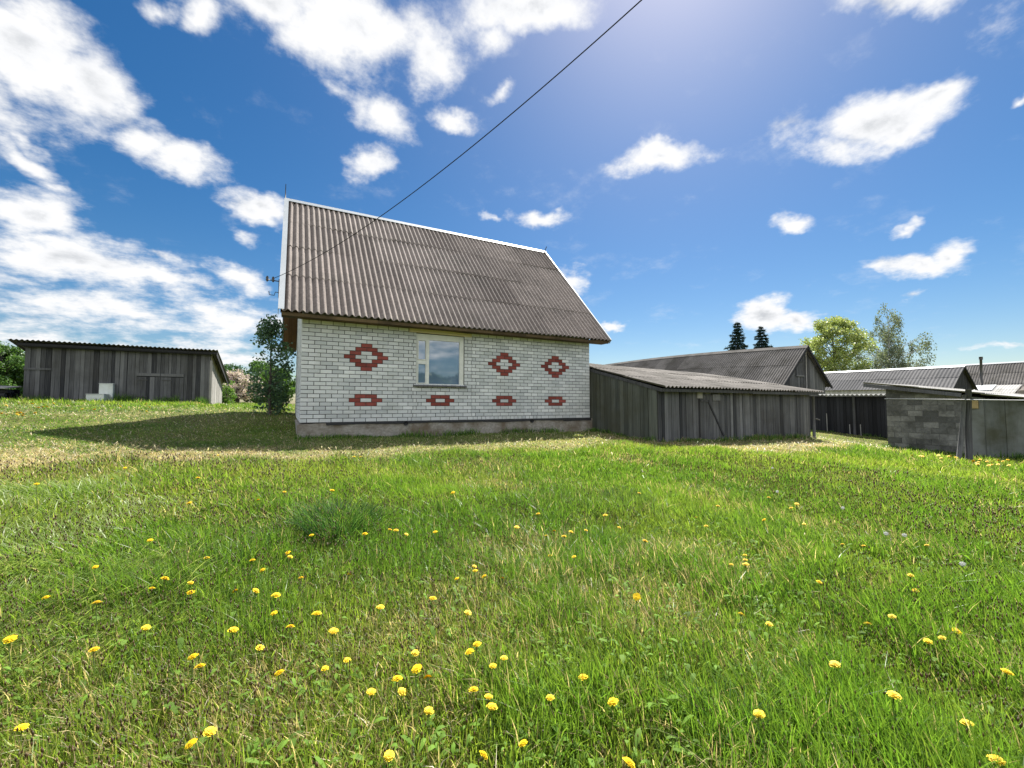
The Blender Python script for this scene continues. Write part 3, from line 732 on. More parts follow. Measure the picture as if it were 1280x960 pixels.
mb=MB(); mb.box((UB-.0,VM-.10,.30),(UB+.045,VM-.30,.58)); mb.build('yellow_board',M['ply'],bs)
roof_part(bs,'roof',M['slate_pale'],(UB+3.7,VR-.2,rooflow(VR)+.02),(UB-.32,VR-.2,rooflow(VR)+.02),(UB-.32,-3.1,rooflow(-3.1)+.02),(UB+3.7,-3.1,rooflow(-3.1)+.02),.2,.022,4,seg=6)
mb=MB(); mb.bar((UB-.27,-3.1,rooflow(-3.1)-.07),(UB-.27,VM,rooflow(VM)-.07),.03,.12,0,.5); mb.build('fascia',M['wood'],bs)

# ---- post and rail frame in front of the block shed
ff=empty('post_and_rail',(16.8,-6.4,-1.18),'weathered pair of leaning posts carrying a long thin rail','fence')
g0=gz(16.83,-6.36)
mb=MB(); mb.tube([(16.84,-6.35,g0-.3),(16.82,-6.38,-.2),(16.79,-6.43,.86)],[.085,.075,.068],10,0,.3); mb.build('post',M['wood'],ff)
g1=gz(16.6,-6.25)
mb=MB(); mb.tube([(16.55,-6.20,g1-.2),(16.66,-6.30,-.2),(16.74,-6.36,.70)],[.06,.052,.045],10,0,.6); mb.build('brace',M['wood'],ff)
mb=MB(); P1=dep(1106,498.5,14.2); P2=dep(1212,499.4,11.75); P3=P2+(P2-P1)*1.9; P3[2]-=.02
mb.tube([P1,P2+(0,0,-.008),P3],.016,8,0,.6); mb.build('rail',M['galv'],ff)

# ------------------------------------------------------------------ trees
def leafcloud(centres,radii,counts,size,cols,flat=.75,droop=0.):
    """returns V,quads,cols for diamond leaves scattered in clumps"""
    C=np.repeat(np.asarray(centres),counts,0); Rr=np.repeat(np.asarray(radii),counts)[:,None]; n=len(C)
    d=rng.normal(size=(n,3)); d/=np.linalg.norm(d,axis=1)[:,None]
    p=C+d*Rr*(rng.random((n,1))**.45)*np.array([1,1,flat])
    if droop: p[:,2]-=droop*rng.random(n)**2
    t=rng.normal(size=(n,3)); t[:,2]-=.35+droop; t/=np.linalg.norm(t,axis=1)[:,None]
    b=np.cross(t,rng.normal(size=(n,3))); b/=np.linalg.norm(b,axis=1)[:,None]
    s=size*rng.uniform(.6,1.35,(n,1))
    V=np.stack([p-t*s*.5,p+b*s*.33,p+t*s*.6,p-b*s*.33],1).reshape(-1,3)
    q=np.arange(n*4).reshape(n,4)
    cl=np.asarray(cols); w=rng.random((n,1)); c0=cl[rng.integers(0,len(cl),n)]; c1=cl[rng.integers(0,len(cl),n)]
    cc=(c0*w+c1*(1-w))*rng.uniform(.8,1.2,(n,1))
    return V,q,np.repeat(cc,4,0)
def tree(name,label,base,h,rad,crown_z0,nclump,leaves,size,cols,trunk_r,bark,shape='round',clump=(.35,.7),group=None,cat='tree',lean=(0,0),droop=0.,flat=.75,nlimb=None,core=.35):
    base=np.array(base,float); r_=empty(name,base,label,cat,group)
    top=base+np.array([lean[0],lean[1],h])
    cs=[];rs=[]
    while len(cs)<nclump:
        t=rng.random(); a=rng.random()*2*math.pi
        if shape=='round': prof_=math.sqrt(max(0,1-(2*t-1)**2))**.9
        elif shape=='column': prof_=(.45+.55*math.sin(math.pi*min(1,t*1.1)))*(1-.55*t**3)
        elif shape=='cone': prof_=(1-t)**.75*(.9+.2*math.sin(9*t))
        else: prof_=min(1,(t*3)**.6)*(1-.45*t**4)*(.65+.35*math.sin(a*2+1))
        if shape=='birch':
            ox,zt,wd=[(0,1.,.26),(-.42,.86,.22),(.36,.90,.2),(.66,.68,.27),(-.62,.66,.22),(.15,.75,.3)][rng.integers(0,6)]
            z=crown_z0+(h*zt-crown_z0)*t; k_=(z/(h*zt))
            rr=rad*wd*(1-.7*t**3)*rng.random()**.5
            c=base+RT*(ox*rad*k_**.7+rr*math.cos(a))+FW0*(rr*1.5*math.sin(a)+rad*.3*math.sin(ox*7)*k_)+np.array([0,0,z])
            cs.append(c); rs.append(rng.uniform(*clump)); continue
        rr=rad*prof_*(core+(1-core)*rng.random()**.55)*rng.uniform(.8,1.12)
        z=crown_z0+(h-crown_z0)*t
        c=base+np.array([lean[0]*z/h+rr*math.cos(a),lean[1]*z/h+rr*math.sin(a),z])
        cs.append(c); rs.append(rng.uniform(*clump))
    mb=MB(); n=10
    tr=[base+np.array([lean[0]*k/n+.04*h*.12*math.sin(k*1.7)*k/n,lean[1]*k/n+.04*h*.1*math.cos(k*1.3)*k/n,(h*.93)*k/n-.15*(k==0)]) for k in range(n+1)]
    mb.tube(tr,[trunk_r*(1-.88*k/n)+.004 for k in range(n+1)],8)
    for c in cs[:nlimb or len(cs)]:
        zt=max(crown_z0*.6,min(h*.85,(c[2]-base[2])-np.linalg.norm((c-base)[:2])*.7))
        k=zt/(h*.93)*n; i=int(min(n-1,k)); p=np.array(tr[i])*(1-(k-i))+np.array(tr[i+1])*(k-i)
        mid=(p+c)/2+np.array([0,0,.10*np.linalg.norm(c-p)])+rng.normal(0,.04,3)*np.linalg.norm(c-p)
        rr=trunk_r*(1-.88*zt/h)*.42
        mb.tube([p,mid,c],[rr,rr*.6,rr*.2],5,cap=False)
    mb.build('trunk',bark,r_)
    cnt=np.full(len(cs),max(1,leaves//len(cs))); V,q,cc=leafcloud(cs,rs,cnt,size,cols,flat,droop)
    fast_mesh('crown',V,q,[],M['leaf'],cc,r_)
    return r_
G1=[(.045,.10,.022),(.065,.14,.028),(.09,.17,.035),(.03,.07,.02)]
# shrub tree at the house corner (in the house shadow)
gb=gz(-.78,5.2)
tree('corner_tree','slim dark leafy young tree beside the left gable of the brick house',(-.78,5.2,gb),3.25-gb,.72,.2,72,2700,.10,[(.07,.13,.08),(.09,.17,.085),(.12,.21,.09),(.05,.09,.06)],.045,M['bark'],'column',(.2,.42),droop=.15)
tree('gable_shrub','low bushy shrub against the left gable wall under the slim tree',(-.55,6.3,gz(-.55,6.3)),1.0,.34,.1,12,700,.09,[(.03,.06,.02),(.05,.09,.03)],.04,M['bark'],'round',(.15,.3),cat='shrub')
# pink blossom
p=dep(297,500,31); gb=gz(p[0],p[1])
tree('blossom_tree','low rounded tree with pale pink blossom between the dark shed and the house',(p[0],p[1],gb),2.75-gb,1.75,.35,60,9000,.10,[(.52,.42,.47),(.45,.35,.40),(.62,.54,.58),(.20,.24,.10),(.36,.27,.31)],.14,M['bark'],'round',(.28,.5),cat='tree')
for x,y,Z,rd,lab,cs_ in ((322,455,44,2.6,'green bush behind the pink blossom tree',G1),(283,458,40,2.0,'darker green bush just right of the dark shed',[(.03,.075,.02),(.045,.1,.025)]),
        (345,462,38,2.2,'pale green bush half hidden behind the house corner',[(.09,.17,.04),(.07,.14,.03)]),(262,463,46,2.6,'round bush peeping out behind the dark shed roof end',G1)):
    p=dep(x,y,Z); gb=gz(p[0],p[1])
    tree('background_bush',lab,(p[0],p[1],gb),p[2]-gb,rd,.2,55,7000,.2,cs_,.12,M['bark'],'round',(.4,.8),group='bushes behind the yard',cat='bush')
# yellow-green low shrub under the shed's right side
p=dep(283,497,27); gb=gz(p[0],p[1]); tree('fresh_shrub','bright yellow green shrub at the right end of the dark shed',(p[0],p[1],gb),1.5,.7,.1,20,2600,.09,[(.12,.22,.035),(.09,.18,.03)],.03,M['bark'],'round',(.2,.38),cat='shrub')
# hedge trees at the far left
for x,y,Z,rd,lab in ((2,432,26,2.1,'leafy green tree at the left edge beside the dark shed'),(-35,436,28,2.6,'leafy green tree just outside the left edge'),(22,452,27,1.1,'small light green bush touching the left end of the dark shed')):
    p=dep(x,y,Z); gb=gz(p[0],p[1])
    tree('hedge_tree',lab,(p[0],p[1],gb),p[2]-gb,rd,.2,70,11000,.15,[(.06,.13,.03),(.085,.17,.04),(.04,.09,.025),(.11,.19,.05)],.1,M['bark'],'round',(.35,.6),group='hedge trees at the left edge')
# yard trees
p=dep(1040,401,88); gb=gz(p[0],p[1])
tree('maple_tree','rounded light green spring tree behind the barn gable',(p[0],p[1],gb),p[2]-gb,6.3,4,170,23000,.36,[(.25,.31,.10),(.31,.36,.13),(.20,.27,.08),(.37,.39,.18)],.24,M['bark'],'round',(.9,1.6),core=.3)
p=dep(1109,379,95); gb=gz(p[0],p[1])
tree('birch_tree','tall airy grey green birch right of the rounded tree',(p[0],p[1],gb),p[2]-gb,8.4,4.5,230,15000,.30,[(.12,.15,.10),(.16,.19,.12),(.09,.12,.09),(.21,.235,.16)],.22,M['birchbark'],'birch',(.5,1.2),droop=2.,flat=1.1,core=.2)
def spruce(label,x,ytop,Z,rad):
    p=dep(x,ytop,Z); gb=gz(p[0],p[1]); h=p[2]-gb; base=np.array([p[0],p[1],gb]); r_=empty('spruce_tree',base,label,'tree','pair of spruces')
    mb=MB(); mb.tube([base+(0,0,-.2),base+(0,0,h*.5),base+(0,0,h)],[.22,.14,.02],8)
    Vs=[];Qs=[];Cs=[];nv=0; lev=26
    for i in range(lev):
        t=(i+.5)/lev; z=h*(.12+.87*t); rl=rad*(1-t)**.85*rng.uniform(.68,1.15)+.12
        nb=int(7+8*(1-t))
        for k in range(nb):
            a=2*math.pi*(k+rng.random())/nb; ln=rl*rng.uniform(.55,1.2); d=np.array([math.cos(a),math.sin(a),-.28+.35*t])
            e=base+np.array([0,0,z])+d*ln
            if k%2==0: mb.tube([base+np.array([0,0,z]),e],[.03,.008],4,cap=False)
            m=int(14+26*ln); s_=rng.random((m,1))**.7; c=base+np.array([0,0,z])+d*ln*s_+rng.normal(0,.09,(m,3))
            t_=np.array([math.cos(a),math.sin(a),-.6])+rng.normal(0,.5,(m,3)); t_/=np.linalg.norm(t_,axis=1)[:,None]
            b=np.cross(t_,rng.normal(size=(m,3))); b/=np.linalg.norm(b,axis=1)[:,None]
            sz=rng.uniform(.18,.4,(m,1)); V=np.stack([c-b*sz*.22,c+t_*sz,c+b*sz*.22,c-t_*sz*.3],1).reshape(-1,3)
            Vs.append(V); Qs.append(np.arange(m*4).reshape(m,4)+nv); nv+=m*4
            cc=np.array([.014,.034,.024])*rng.uniform(.6,1.5,(m,1)); Cs.append(np.repeat(cc,4,0))
    mb.build('trunk',M['bark'],r_); fast_mesh('crown',np.concatenate(Vs),np.concatenate(Qs),[],M['needle'],np.concatenate(Cs),r_)
spruce('left spruce of the dark pair behind the barn roof',921,402,70,4.0)
spruce('right spruce of the dark pair, slightly shorter',951,407,72,4.2)
# wood across the field behind the photographer (seen reflected in the window)
Vs=[];Qs=[];Cs=[];nv=0
for k in range(60):
    a=-YAW-math.pi/2+math.pi+ (k/59-.5)*2.6; rr=75+rng.uniform(-8,8)
    cx=EYE[0]-math.sin(YAW+(k/59-.5)*2.4)*rr; cy=EYE[1]-math.cos(YAW+(k/59-.5)*2.4)*rr; hh=rng.uniform(5,9)
    V,q,cc=leafcloud([(cx+rng.normal(0,2),cy,.2+hh*f_) for f_ in (.2,.45,.7,.9)],[3.2,3.4,3.,2.],[160]*4,1.0,[(.03,.06,.02),(.05,.09,.03)])
    Vs.append(V);Qs.append(q+nv);Cs.append(cc);nv+=len(V)
o=fast_mesh('far_wood',np.concatenate(Vs),np.concatenate(Qs),[],M['leaf'],np.concatenate(Cs)); tag(o,'distant line of trees mirrored in the window glass','wood',kind='stuff')

# ------------------------------------------------------------------ grass
def inside(u,v):
    m=(u>-.06)&(u<L+.06)&(v>-.06)&(v<W+.06)
    m|=(u>UL)&(u<UR+.02)&(v>VF)&(v<VB)
    m|=(u>-10.75)&(u<-3.85)&(v>V0)&(v<V0+4.7)
    m|=(u>24.8)&(u<33)&(v>-2.6); m|=(u>UB)&(u<UB+3.5)&(v<VL)&(v>VR)
    return m
def polar(n,rho,r0,r1,az):
    r=np.linspace(r0,r1,2000); w=rho(r)*r; c=np.cumsum(w); c/=c[-1]
    rr=np.interp(rng.random(n),c,r); a=YAW+rng.uniform(-az,az,n)
    u=EYE[0]+np.sin(a)*rr; v=EYE[1]+np.cos(a)*rr; k=~inside(u,v); return u[k],v[k],rr[k]
def blades(u,v,h,w,lean,la,col,tipc,seg3,dir_=None):
    n=len(u); z=ground(u,v)-.01
    b=np.stack([u,v,z],-1); th=rng.random(n)*2*np.pi if dir_ is None else dir_
    sd=np.stack([np.cos(th),np.sin(th),0*th],-1)*w[:,None]*.5
    ld=np.stack([np.cos(la),np.sin(la),0*la],-1)
    def pt(t): return b+ld*(lean*h*t**1.9)[:,None]+np.array([0,0,1.])*(h*(t-.25*lean*t**2))[:,None]
    if seg3:
        ts=(0,.38,.72,1); ws=(.8,1,.7)
    else: ts=(0,.5,1); ws=(.85,.9)
    L_=[]
    cs=[]
    for t,k in zip(ts,ws):
        p=pt(t*np.ones(n)); L_+= [p-sd*k,p+sd*k]; c=col*(1-t)+tipc*t; c=c*(.62+.38*min(1,t*2.2)) if False else c; cs+=[c,c]
    L_.append(pt(np.ones(n))); cs.append(tipc)
    m=len(L_); V=np.stack(L_,1).reshape(-1,3); Cc=np.stack(cs,1).reshape(-1,3); base=np.arange(n)*m
    qs=[np.stack([base+2*i,base+2*i+1,base+2*i+3,base+2*i+2],-1) for i in range(len(ws)-1)]
    k=2*(len(ws)-1); tr=np.stack([base+k,base+k+1,base+m-1],-1)
    return V,np.concatenate(qs),tr,Cc
class Acc:
    def __init__(s): s.V=[];s.Q=[];s.T=[];s.C=[];s.n=0
    def add(s,V,Q,T,C):
        s.V.append(V)
        if len(Q): s.Q.append(Q+s.n)
        if len(T): s.T.append(T+s.n)
        s.C.append(C); s.n+=len(V)
    def build(s,name,mat):
        return fast_mesh(name,np.concatenate(s.V),np.concatenate(s.Q) if s.Q else [],np.concatenate(s.T) if s.T else [],mat,np.concatenate(s.C))
def grass_field(acc,n,rho,r0,r1,az,seg3):
    u,v,r=polar(n,rho,r0,r1,az); m=mown(u,v); d=dry(u,v); n=len(u)
    hn=fbm(u*1.3+11,v*1.3+4,3); hp=fbm(u*.55+1,v*.55+40,2); lush=sstep(.45,.7,fbm(u*1.7+80,v*1.7+3,2))
    h=(.055+.10*hn+.07*lush)*rng.uniform(.5,1.3,n)*(1-m)+(.03+.035*hn)*rng.uniform(.6,1.4,n)*m
    left=(u<-4)&(v>5); h=np.where(left,h*1.5,h)
    w=.0042*np.maximum(1,(r/2.6))**.85*rng.uniform(.6,1.5,n)*(1-.2*m)
    pal=np.array([(.07,.165,.018),(.12,.23,.024),(.18,.28,.034),(.04,.095,.018),(.25,.32,.06)])
    t=np.clip(hp*1.5-.25+rng.normal(0,.22,n),0,.999); dark=np.array([.065,.15,.018]); light=np.array([.24,.305,.055])
    col=dark*(1-t)[:,None]+light*t[:,None]; col=col*.65+pal[rng.integers(0,5,n)]*.35
    col=col*(1-.5*lush[:,None])+np.array([.085,.19,.02])*.5*lush[:,None]
    ym=np.where(((u<.3)&(v>-1.8))[:,None],np.array([.075,.15,.03]),np.array([.20,.25,.10])); col=col*(1-.55*m[:,None])+ym*.55*m[:,None]  # mown grass coloured darker and greener where the house shadow lies, deepening it
    ps=.03+.10*(fbm(u*2.2+7,v*2.2,2)>.58)+.7*d
    s=rng.random(n)<ps; straw=np.array([.40,.34,.20])*rng.uniform(.55,1.25,(n,1)); col=np.where(s[:,None],straw,col)
    col*=rng.uniform(.55,1.45,(n,1)); tip=col*np.array([1.18,1.12,1.05])
    lean=np.clip(rng.gamma(2.,.22,n),.02,1.25); lean=np.where(s,lean*1.2,lean); lean=np.clip(lean+.45*m*rng.random(n),0,1.5)
    wind=fbm(u*.4+3,v*.4+9,2)*6.28; la=np.where(rng.random(n)<.55,wind+rng.normal(0,.7,n),rng.random(n)*6.28)
    lod=sstep(.42,.62,fbm(u*.9+21,v*.9+13,3))*sstep(-.4,-1.7,u)*(v<-2.6)
    lo=rng.random(n)<lod*.38
    lean=np.where(lo,rng.uniform(.7,1.35,n),lean); h=np.where(lo,h*1.3,h); la=np.where(lo,fbm(u*.8+2,v*.8+5,2)*9+rng.normal(0,.6,n),la)
    pale=np.array([.25,.30,.11])*rng.uniform(.6,1.35,(n,1)); col=np.where(lo[:,None],col*.4+pale*.6,col); tip=np.where(lo[:,None],col*1.2,tip)
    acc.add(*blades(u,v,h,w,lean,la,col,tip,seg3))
acc=Acc()
grass_field(acc,210000,lambda r:np.where(r<2.2,1,(2.2/r)**1.2),.45,5,R(66),True)
grass_field(acc,260000,lambda r:(4/r)**1.5,5,13,R(62),False)
grass_field(acc,170000,lambda r:(13/r)**1.6,13,38,R(60),False)
tag(acc.build('meadow_grass',M['grass']),'rough spring meadow grass filling the foreground','grass',kind='stuff')
# dead straw lying in the grass and brown seed stalks
acc=Acc()
u,v,r=polar(150000,lambda r:(3/r)**1.1*1.,.8,22,R(62)); n=len(u); k=rng.random(n)<((.03+.25*mown(u,v)*np.where((u<.3)&(v>-1.7),.3,1))+.72*dry(u,v)*(.3+.7*mown(u,v))); u,v,r=u[k],v[k],r[k]; n=len(u); th=rng.random(n)*6.28  # less pale straw laid in the house shadow, to keep it darker
ln=rng.uniform(.04,.13,n); z=ground(u,v)+rng.uniform(0,.06,n); w=.003*np.maximum(1,(r/2.6))**.85
d=np.stack([np.cos(th),np.sin(th),rng.normal(0,.18,n)],-1); sd=np.stack([-np.sin(th),np.cos(th),0*th],-1)*w[:,None]*.5; p=np.stack([u,v,z],-1)
bend=rng.normal(0,.03,(n,3))
V=np.stack([p-sd,p+sd,p+d*ln[:,None]*.5-sd+bend,p+d*ln[:,None]*.5+sd+bend,p+d*ln[:,None]],1).reshape(-1,3); b=np.arange(n)*5
c=np.array([.52,.46,.34])*rng.uniform(.4,1.3,(n,1)); gk=(rng.random((n,1))<.38); c=np.where(gk,np.array([.17,.24,.06])*rng.uniform(.5,1.3,(n,1)),c)
acc.add(V,np.stack([b,b+1,b+3,b+2],-1),np.stack([b+2,b+3,b+4],-1),np.repeat(c,5,0))
tag(acc.build('dry_straw',M['grass']),'pale dry straw lying in the mown strip before the house','straw',kind='stuff')
acc=Acc()
u,v,r=polar(30000,lambda r:(3/r)**1.3,.7,10,R(62)); k=(rng.random(len(u))<.15+.85*sstep(.42,.6,fbm(u*.7+5,v*.7+60,2)))&(mown(u,v)<.5); u,v,r=u[k],v[k],r[k]; n=len(u)
h=rng.uniform(.09,.19,n); z=ground(u,v); la=rng.random(n)*6.28; lean=rng.uniform(0,.3,n); w=.002*np.maximum(1,(r/2.6))**.85
br=np.array([.12,.075,.045])*rng.uniform(.6,1.6,(n,1)); gr=np.array([.10,.13,.035])*rng.uniform(.7,1.3,(n,1))
acc.add(*blades(u,v,h,w,lean,la,gr,br,False))
top=np.stack([u+np.cos(la)*lean*h,v+np.sin(la)*lean*h,z+h*(1-.25*lean)],-1); s_=(.006*np.maximum(1,(r/3))**.7)[:,None]
X=np.array([1,0,0.]);Y=np.array([0,1,0.]);Zv=np.array([0,0,1.])
V=np.stack([top+X*s_*.5,top+Y*s_*.5,top-X*s_*.5,top-Y*s_*.5,top+Zv*s_*1.8,top-Zv*s_*1.6],1).reshape(-1,3); b=np.arange(n)*6
T=np.concatenate([np.stack([b+i,b+(i+1)%4,b+4],-1) for i in range(4)]+[np.stack([b+(i+1)%4,b+i,b+5],-1) for i in range(4)])
acc.add(V,[],T,np.repeat(br,6,0))
tag(acc.build('seed_stalks',M['grass']),'thin brown seed stalks standing among the meadow grass','weeds',kind='stuff')
# broad weed leaves (dandelion rosettes, clover, plantain)
acc=Acc()
u,v,r=polar(5200,lambda r:(2.5/r)**1.3,.6,11,R(62)); k=mown(u,v)<.8; u,v,r=u[k],v[k],r[k]
for j in range(5):
    n=len(u); uu=u+rng.normal(0,.02,n); vv=v+rng.normal(0,.02,n); th=rng.random(n)*6.28; ln=rng.uniform(.025,.06,n)*np.where(rng.random(n)<.5,.5,1); z=ground(uu,vv)+rng.uniform(.02,.09,n)
    d=np.stack([np.cos(th),np.sin(th),rng.uniform(.1,1.1,n)],-1); sd=np.stack([-np.sin(th),np.cos(th),rng.normal(0,.2,n)],-1)*(ln*rng.uniform(.12,.24,n))[:,None]; p=np.stack([uu,vv,z],-1); L1=ln[:,None]
    up=np.array([0,0,.01])
    V=np.stack([p,p+d*L1*.45+sd*.9,p+d*L1*.45-sd*.9+0*up,p+d*L1*.8+sd*.8-up,p+d*L1*.8-sd*.8-up,p+d*L1-2*up],1).reshape(-1,3); b=np.arange(n)*6
    c=np.array([.12,.22,.026])*rng.uniform(.5,1.5,(n,1)); c=np.where(rng.random((n,1))<.2,np.array([.15,.25,.04]),c)
    acc.add(V,np.stack([b+1,b+2,b+4,b+3],-1),np.concatenate([np.stack([b,b+2,b+1],-1),np.stack([b+3,b+4,b+5],-1)]),np.repeat(c,6,0))
tag(acc.build('weed_leaves',M['weed']),'broad weed leaves and clover growing between the grass blades','weeds',kind='stuff')
# taller weeds along the feet of the walls
acc=Acc()
def fringe(p0,p1,n,off,spread,hm,colr):
    t=rng.random(n); k=fbm(t*9+p0[0],t*0+p0[1]+3,3); t=t[rng.random(n)<sstep(.25,.75,k)]; n=len(t)
    d=np.array([p1[0]-p0[0],p1[1]-p0[1]],float); l=np.linalg.norm(d); d/=l; nr=np.array([d[1],-d[0]])
    o_=off+np.abs(rng.normal(0,spread,n)); u=p0[0]+d[0]*l*t+nr[0]*o_; v=p0[1]+d[1]*l*t+nr[1]*o_
    c=np.array(colr)[rng.integers(0,len(colr),n)]*rng.uniform(.6,1.4,(n,1)); kk=fbm(t*l*1.4,t*0+1,2)
    acc.add(*blades(u,v,hm*(.35+1.1*kk)*rng.uniform(.5,1.2,n),rng.uniform(.008,.018,n),np.clip(rng.gamma(2,.25,n),0,1.2),rng.random(n)*6.28,c,c*1.15,False))
GC=[(.06,.13,.02),(.09,.19,.025),(.13,.23,.035),(.04,.09,.02)]
fringe((-.1,-.08),(8.4,-.08),2600,.02,.14,.2,GC); fringe((8.47,-.1),(8.47,-2.75),1100,.03,.12,.22,GC); fringe((8.4,-2.8),(15.9,-2.8),2600,.03,.2,.22,GC+[(.3,.26,.13)])
fringe((-10.8,16.0),(-3.9,16.0),2600,.05,.3,.5,GC); fringe((19.15,-3.6),(19.15,-7.5),1600,.03,.2,.28,GC); fringe((24.7,3.),(24.85,-2.6),1200,.03,.2,.2,GC)
tag(acc.build('wall_weeds',M['weed']),'ragged taller weeds along the feet of the walls','weeds',kind='stuff')
# dark tuft of tall grass
def tuft(label,x,y,rad,h,n,cols):
    p=at(x,y); th=rng.random(n)*6.28; rr=rad*np.sqrt(rng.random(n)); u=p[0]+rr*np.cos(th); v=p[1]+rr*np.sin(th)
    a=Acc(); c=np.array(cols)[rng.integers(0,len(cols),n)]*rng.uniform(.7,1.3,(n,1))
    a.add(*blades(u,v,h*rng.uniform(.6,1.2,n),np.full(n,.007),rng.uniform(.3,1.1,n),th+rng.normal(0,.5,n),c,c*1.2,True))
    o=a.build('grass_tuft',M['weed'])
    tag(o,label,'grass tuft','taller grass tufts in the meadow')
tuft('thick dark green tuft of tall grass left of centre in the meadow',425,665,.30,.27,700,[(.02,.06,.015),(.035,.09,.02),(.08,.15,.04)])
tuft('dark grass tuft in the lower right foreground',915,925,.10,.15,150,[(.03,.075,.02),(.05,.10,.03)])
tuft('bright clump of taller grass right of the lower centre',945,890,.06,.17,110,[(.09,.17,.02),(.12,.2,.03)])
tuft('small dark tuft right of the middle of the meadow',782,632,.22,.2,500,[(.04,.08,.025),(.06,.11,.03)])

# ------------------------------------------------------------------ dandelions
def head_mesh(seed,rad=.021):
    rr=np.random.default_rng(seed); mb=MB()
    for ring,(n,r0,r1,z,up) in enumerate(((28,.004,1.0,.000,.0),(26,.003,.88,.003,.06),(22,.002,.70,.0055,.12),(16,.0,.48,.0075,.2),(9,.0,.26,.009,.3))):
        for k in range(n):
            a=2*math.pi*(k+rr.random()*.5)/n; l=rad*r1*rr.uniform(.74,1.14); w=rad*.16; ca,sa=math.cos(a),math.sin(a)
            def P(x,y,zz): return (ca*x-sa*y,sa*x+ca*y,zz)
            e=l*math.cos(up*.7); ez=z+l*math.sin(up*.7)
            mb.add([P(r0,-w*.4,z),P(r0,w*.4,z),P(e*.6,w,z+(ez-z)*.7),P(e*.6,-w,z+(ez-z)*.7),P(e,w*.75,ez),P(e,-w*.75,ez)],[(0,1,2,3),(3,2,4,5)],0,rr.random()*.6+.4-.13*ring)
    mb.tube([(0,0,-.012),(0,0,-.006),(0,0,.001)],[.003,.007,.009],8,1)
    return mb.build('flower_head',[M['petal'],M['stem']])
def puff_mesh():
    mb=MB(); rr=np.random.default_rng(5)
    for k in range(140):
        d=rr.normal(size=3); d/=np.linalg.norm(d); e=d*.022; t=np.cross(d,[.3,.5,.8]); t/=np.linalg.norm(t); b=np.cross(d,t)
        mb.add([d*.004-t*.0003,d*.004+t*.0003,e+t*.0003,e-t*.0003],[(0,1,2,3)],0,rr.random())
        for j in range(3):
            a=2.09*j+rr.random(); q1=t*math.cos(a)+b*math.sin(a); q2=t*math.cos(a+.8)+b*math.sin(a+.8)
            mb.add([e,e+q1*.007+d*.003,e+q2*.007+d*.003],[(0,1,2)],0,rr.random())
    mb.tube([(0,0,-.004),(0,0,.004)],[.004,.004],8,1)
    return mb.build('seed_head',[M['fluff'],M['stem']])
def stem_mesh():
    mb=MB(); mb.tube([(0,0,0),(.004,.002,.45),(-.003,.003,.8),(0,0,1)],[.0024,.0022,.002,.002],6); return mb.build('stem',M['stem'])
protoheads=[head_mesh(s_) for s_ in (1,2,3,4)]; protopuff=puff_mesh(); protostem=stem_mesh()
used=set()
def place(proto,stem,loc,h,tilt,az,scale,name,label,cat,group):
    r_=bpy.data.objects.new(name,None); COL.objects.link(r_); r_.location=loc; r_.empty_display_size=.02; tag(r_,label,cat,group)
    def take(p):
        if p.name in used: q=p.copy(); COL.objects.link(q)
        else: q=p; used.add(p.name)
        q.parent=r_; return q
    s_=take(stem); s_.scale=(scale,scale,h); hd=take(proto); hd.location=(0,0,h); hd.rotation_euler=(tilt*math.cos(az),tilt*math.sin(az),az*3); hd.scale=(scale,)*3
    return r_
P1=[(92,90),(280,78),(473,138),(375,231),(238,298),(242,387),(413,327),(380,351),(477,337),(477,361),(236,504),(365,449),(482,522),(500,546),(55,699),(477,740),(525,709),(650,499),(697,563),(726,447),(685,413),(690,368),(656,305),(588,358),(640,357),(719,262),(725,272),(631,281),(517,275),(779,218),(912,215),(1016,216),(990,206),(975,204),(830,106),(711,110),(645,130),(873,317),(752,325),(792,414),(813,551),(868,530),(834,458),(951,398),(993,577),(1006,609),(928,610),(1042,552),(1069,574),(1038,512),(1072,657),(973,769),(1209,768),(1184,604),(1221,622),(1230,647),(1232,545),(1174,509),(1192,491),(1260,525),(1170,412),(1082,376),(1186,296),(1188,307),(1142,327),(1210,321),(1256,327),(1132,112),(865,25),(885,22),(900,22),(583,455),(115,374),(25,478),(312,50),(545,18),(495,75),(1088,210)]
P2=[(28,738),(293,788),(252,635),(178,573),(95,624),(312,372),(573,416),(643,440),(617,665),(807,541),(955,618),(950,421),(890,440),(1075,475),(1040,483),(1112,458),(1237,560),(1138,688),(1212,780),(768,335),(826,241),(879,245),(1037,243),(997,318),(1009,357),(698,150),(712,140),(548,291),(583,268),(583,280),(130,221),(105,208),(148,210),(185,206),(268,199),(233,168),(333,233),(12,198),(318,113),(485,195),(95,270),(460,174),(642,124),(730,190),(515,145),(630,180),(585,291),(155,272),(85,220),(65,165)]
PX=[(x/2,560+y/2) for x,y in P1]+[(640+x/2,560+y/2) for x,y in P2]
PUFF=[(640+x/2,560+y/2) for x,y in ((981,218),(663,109),(827,150),(651,50),(1126,290),(935,214))]
special={0:None}
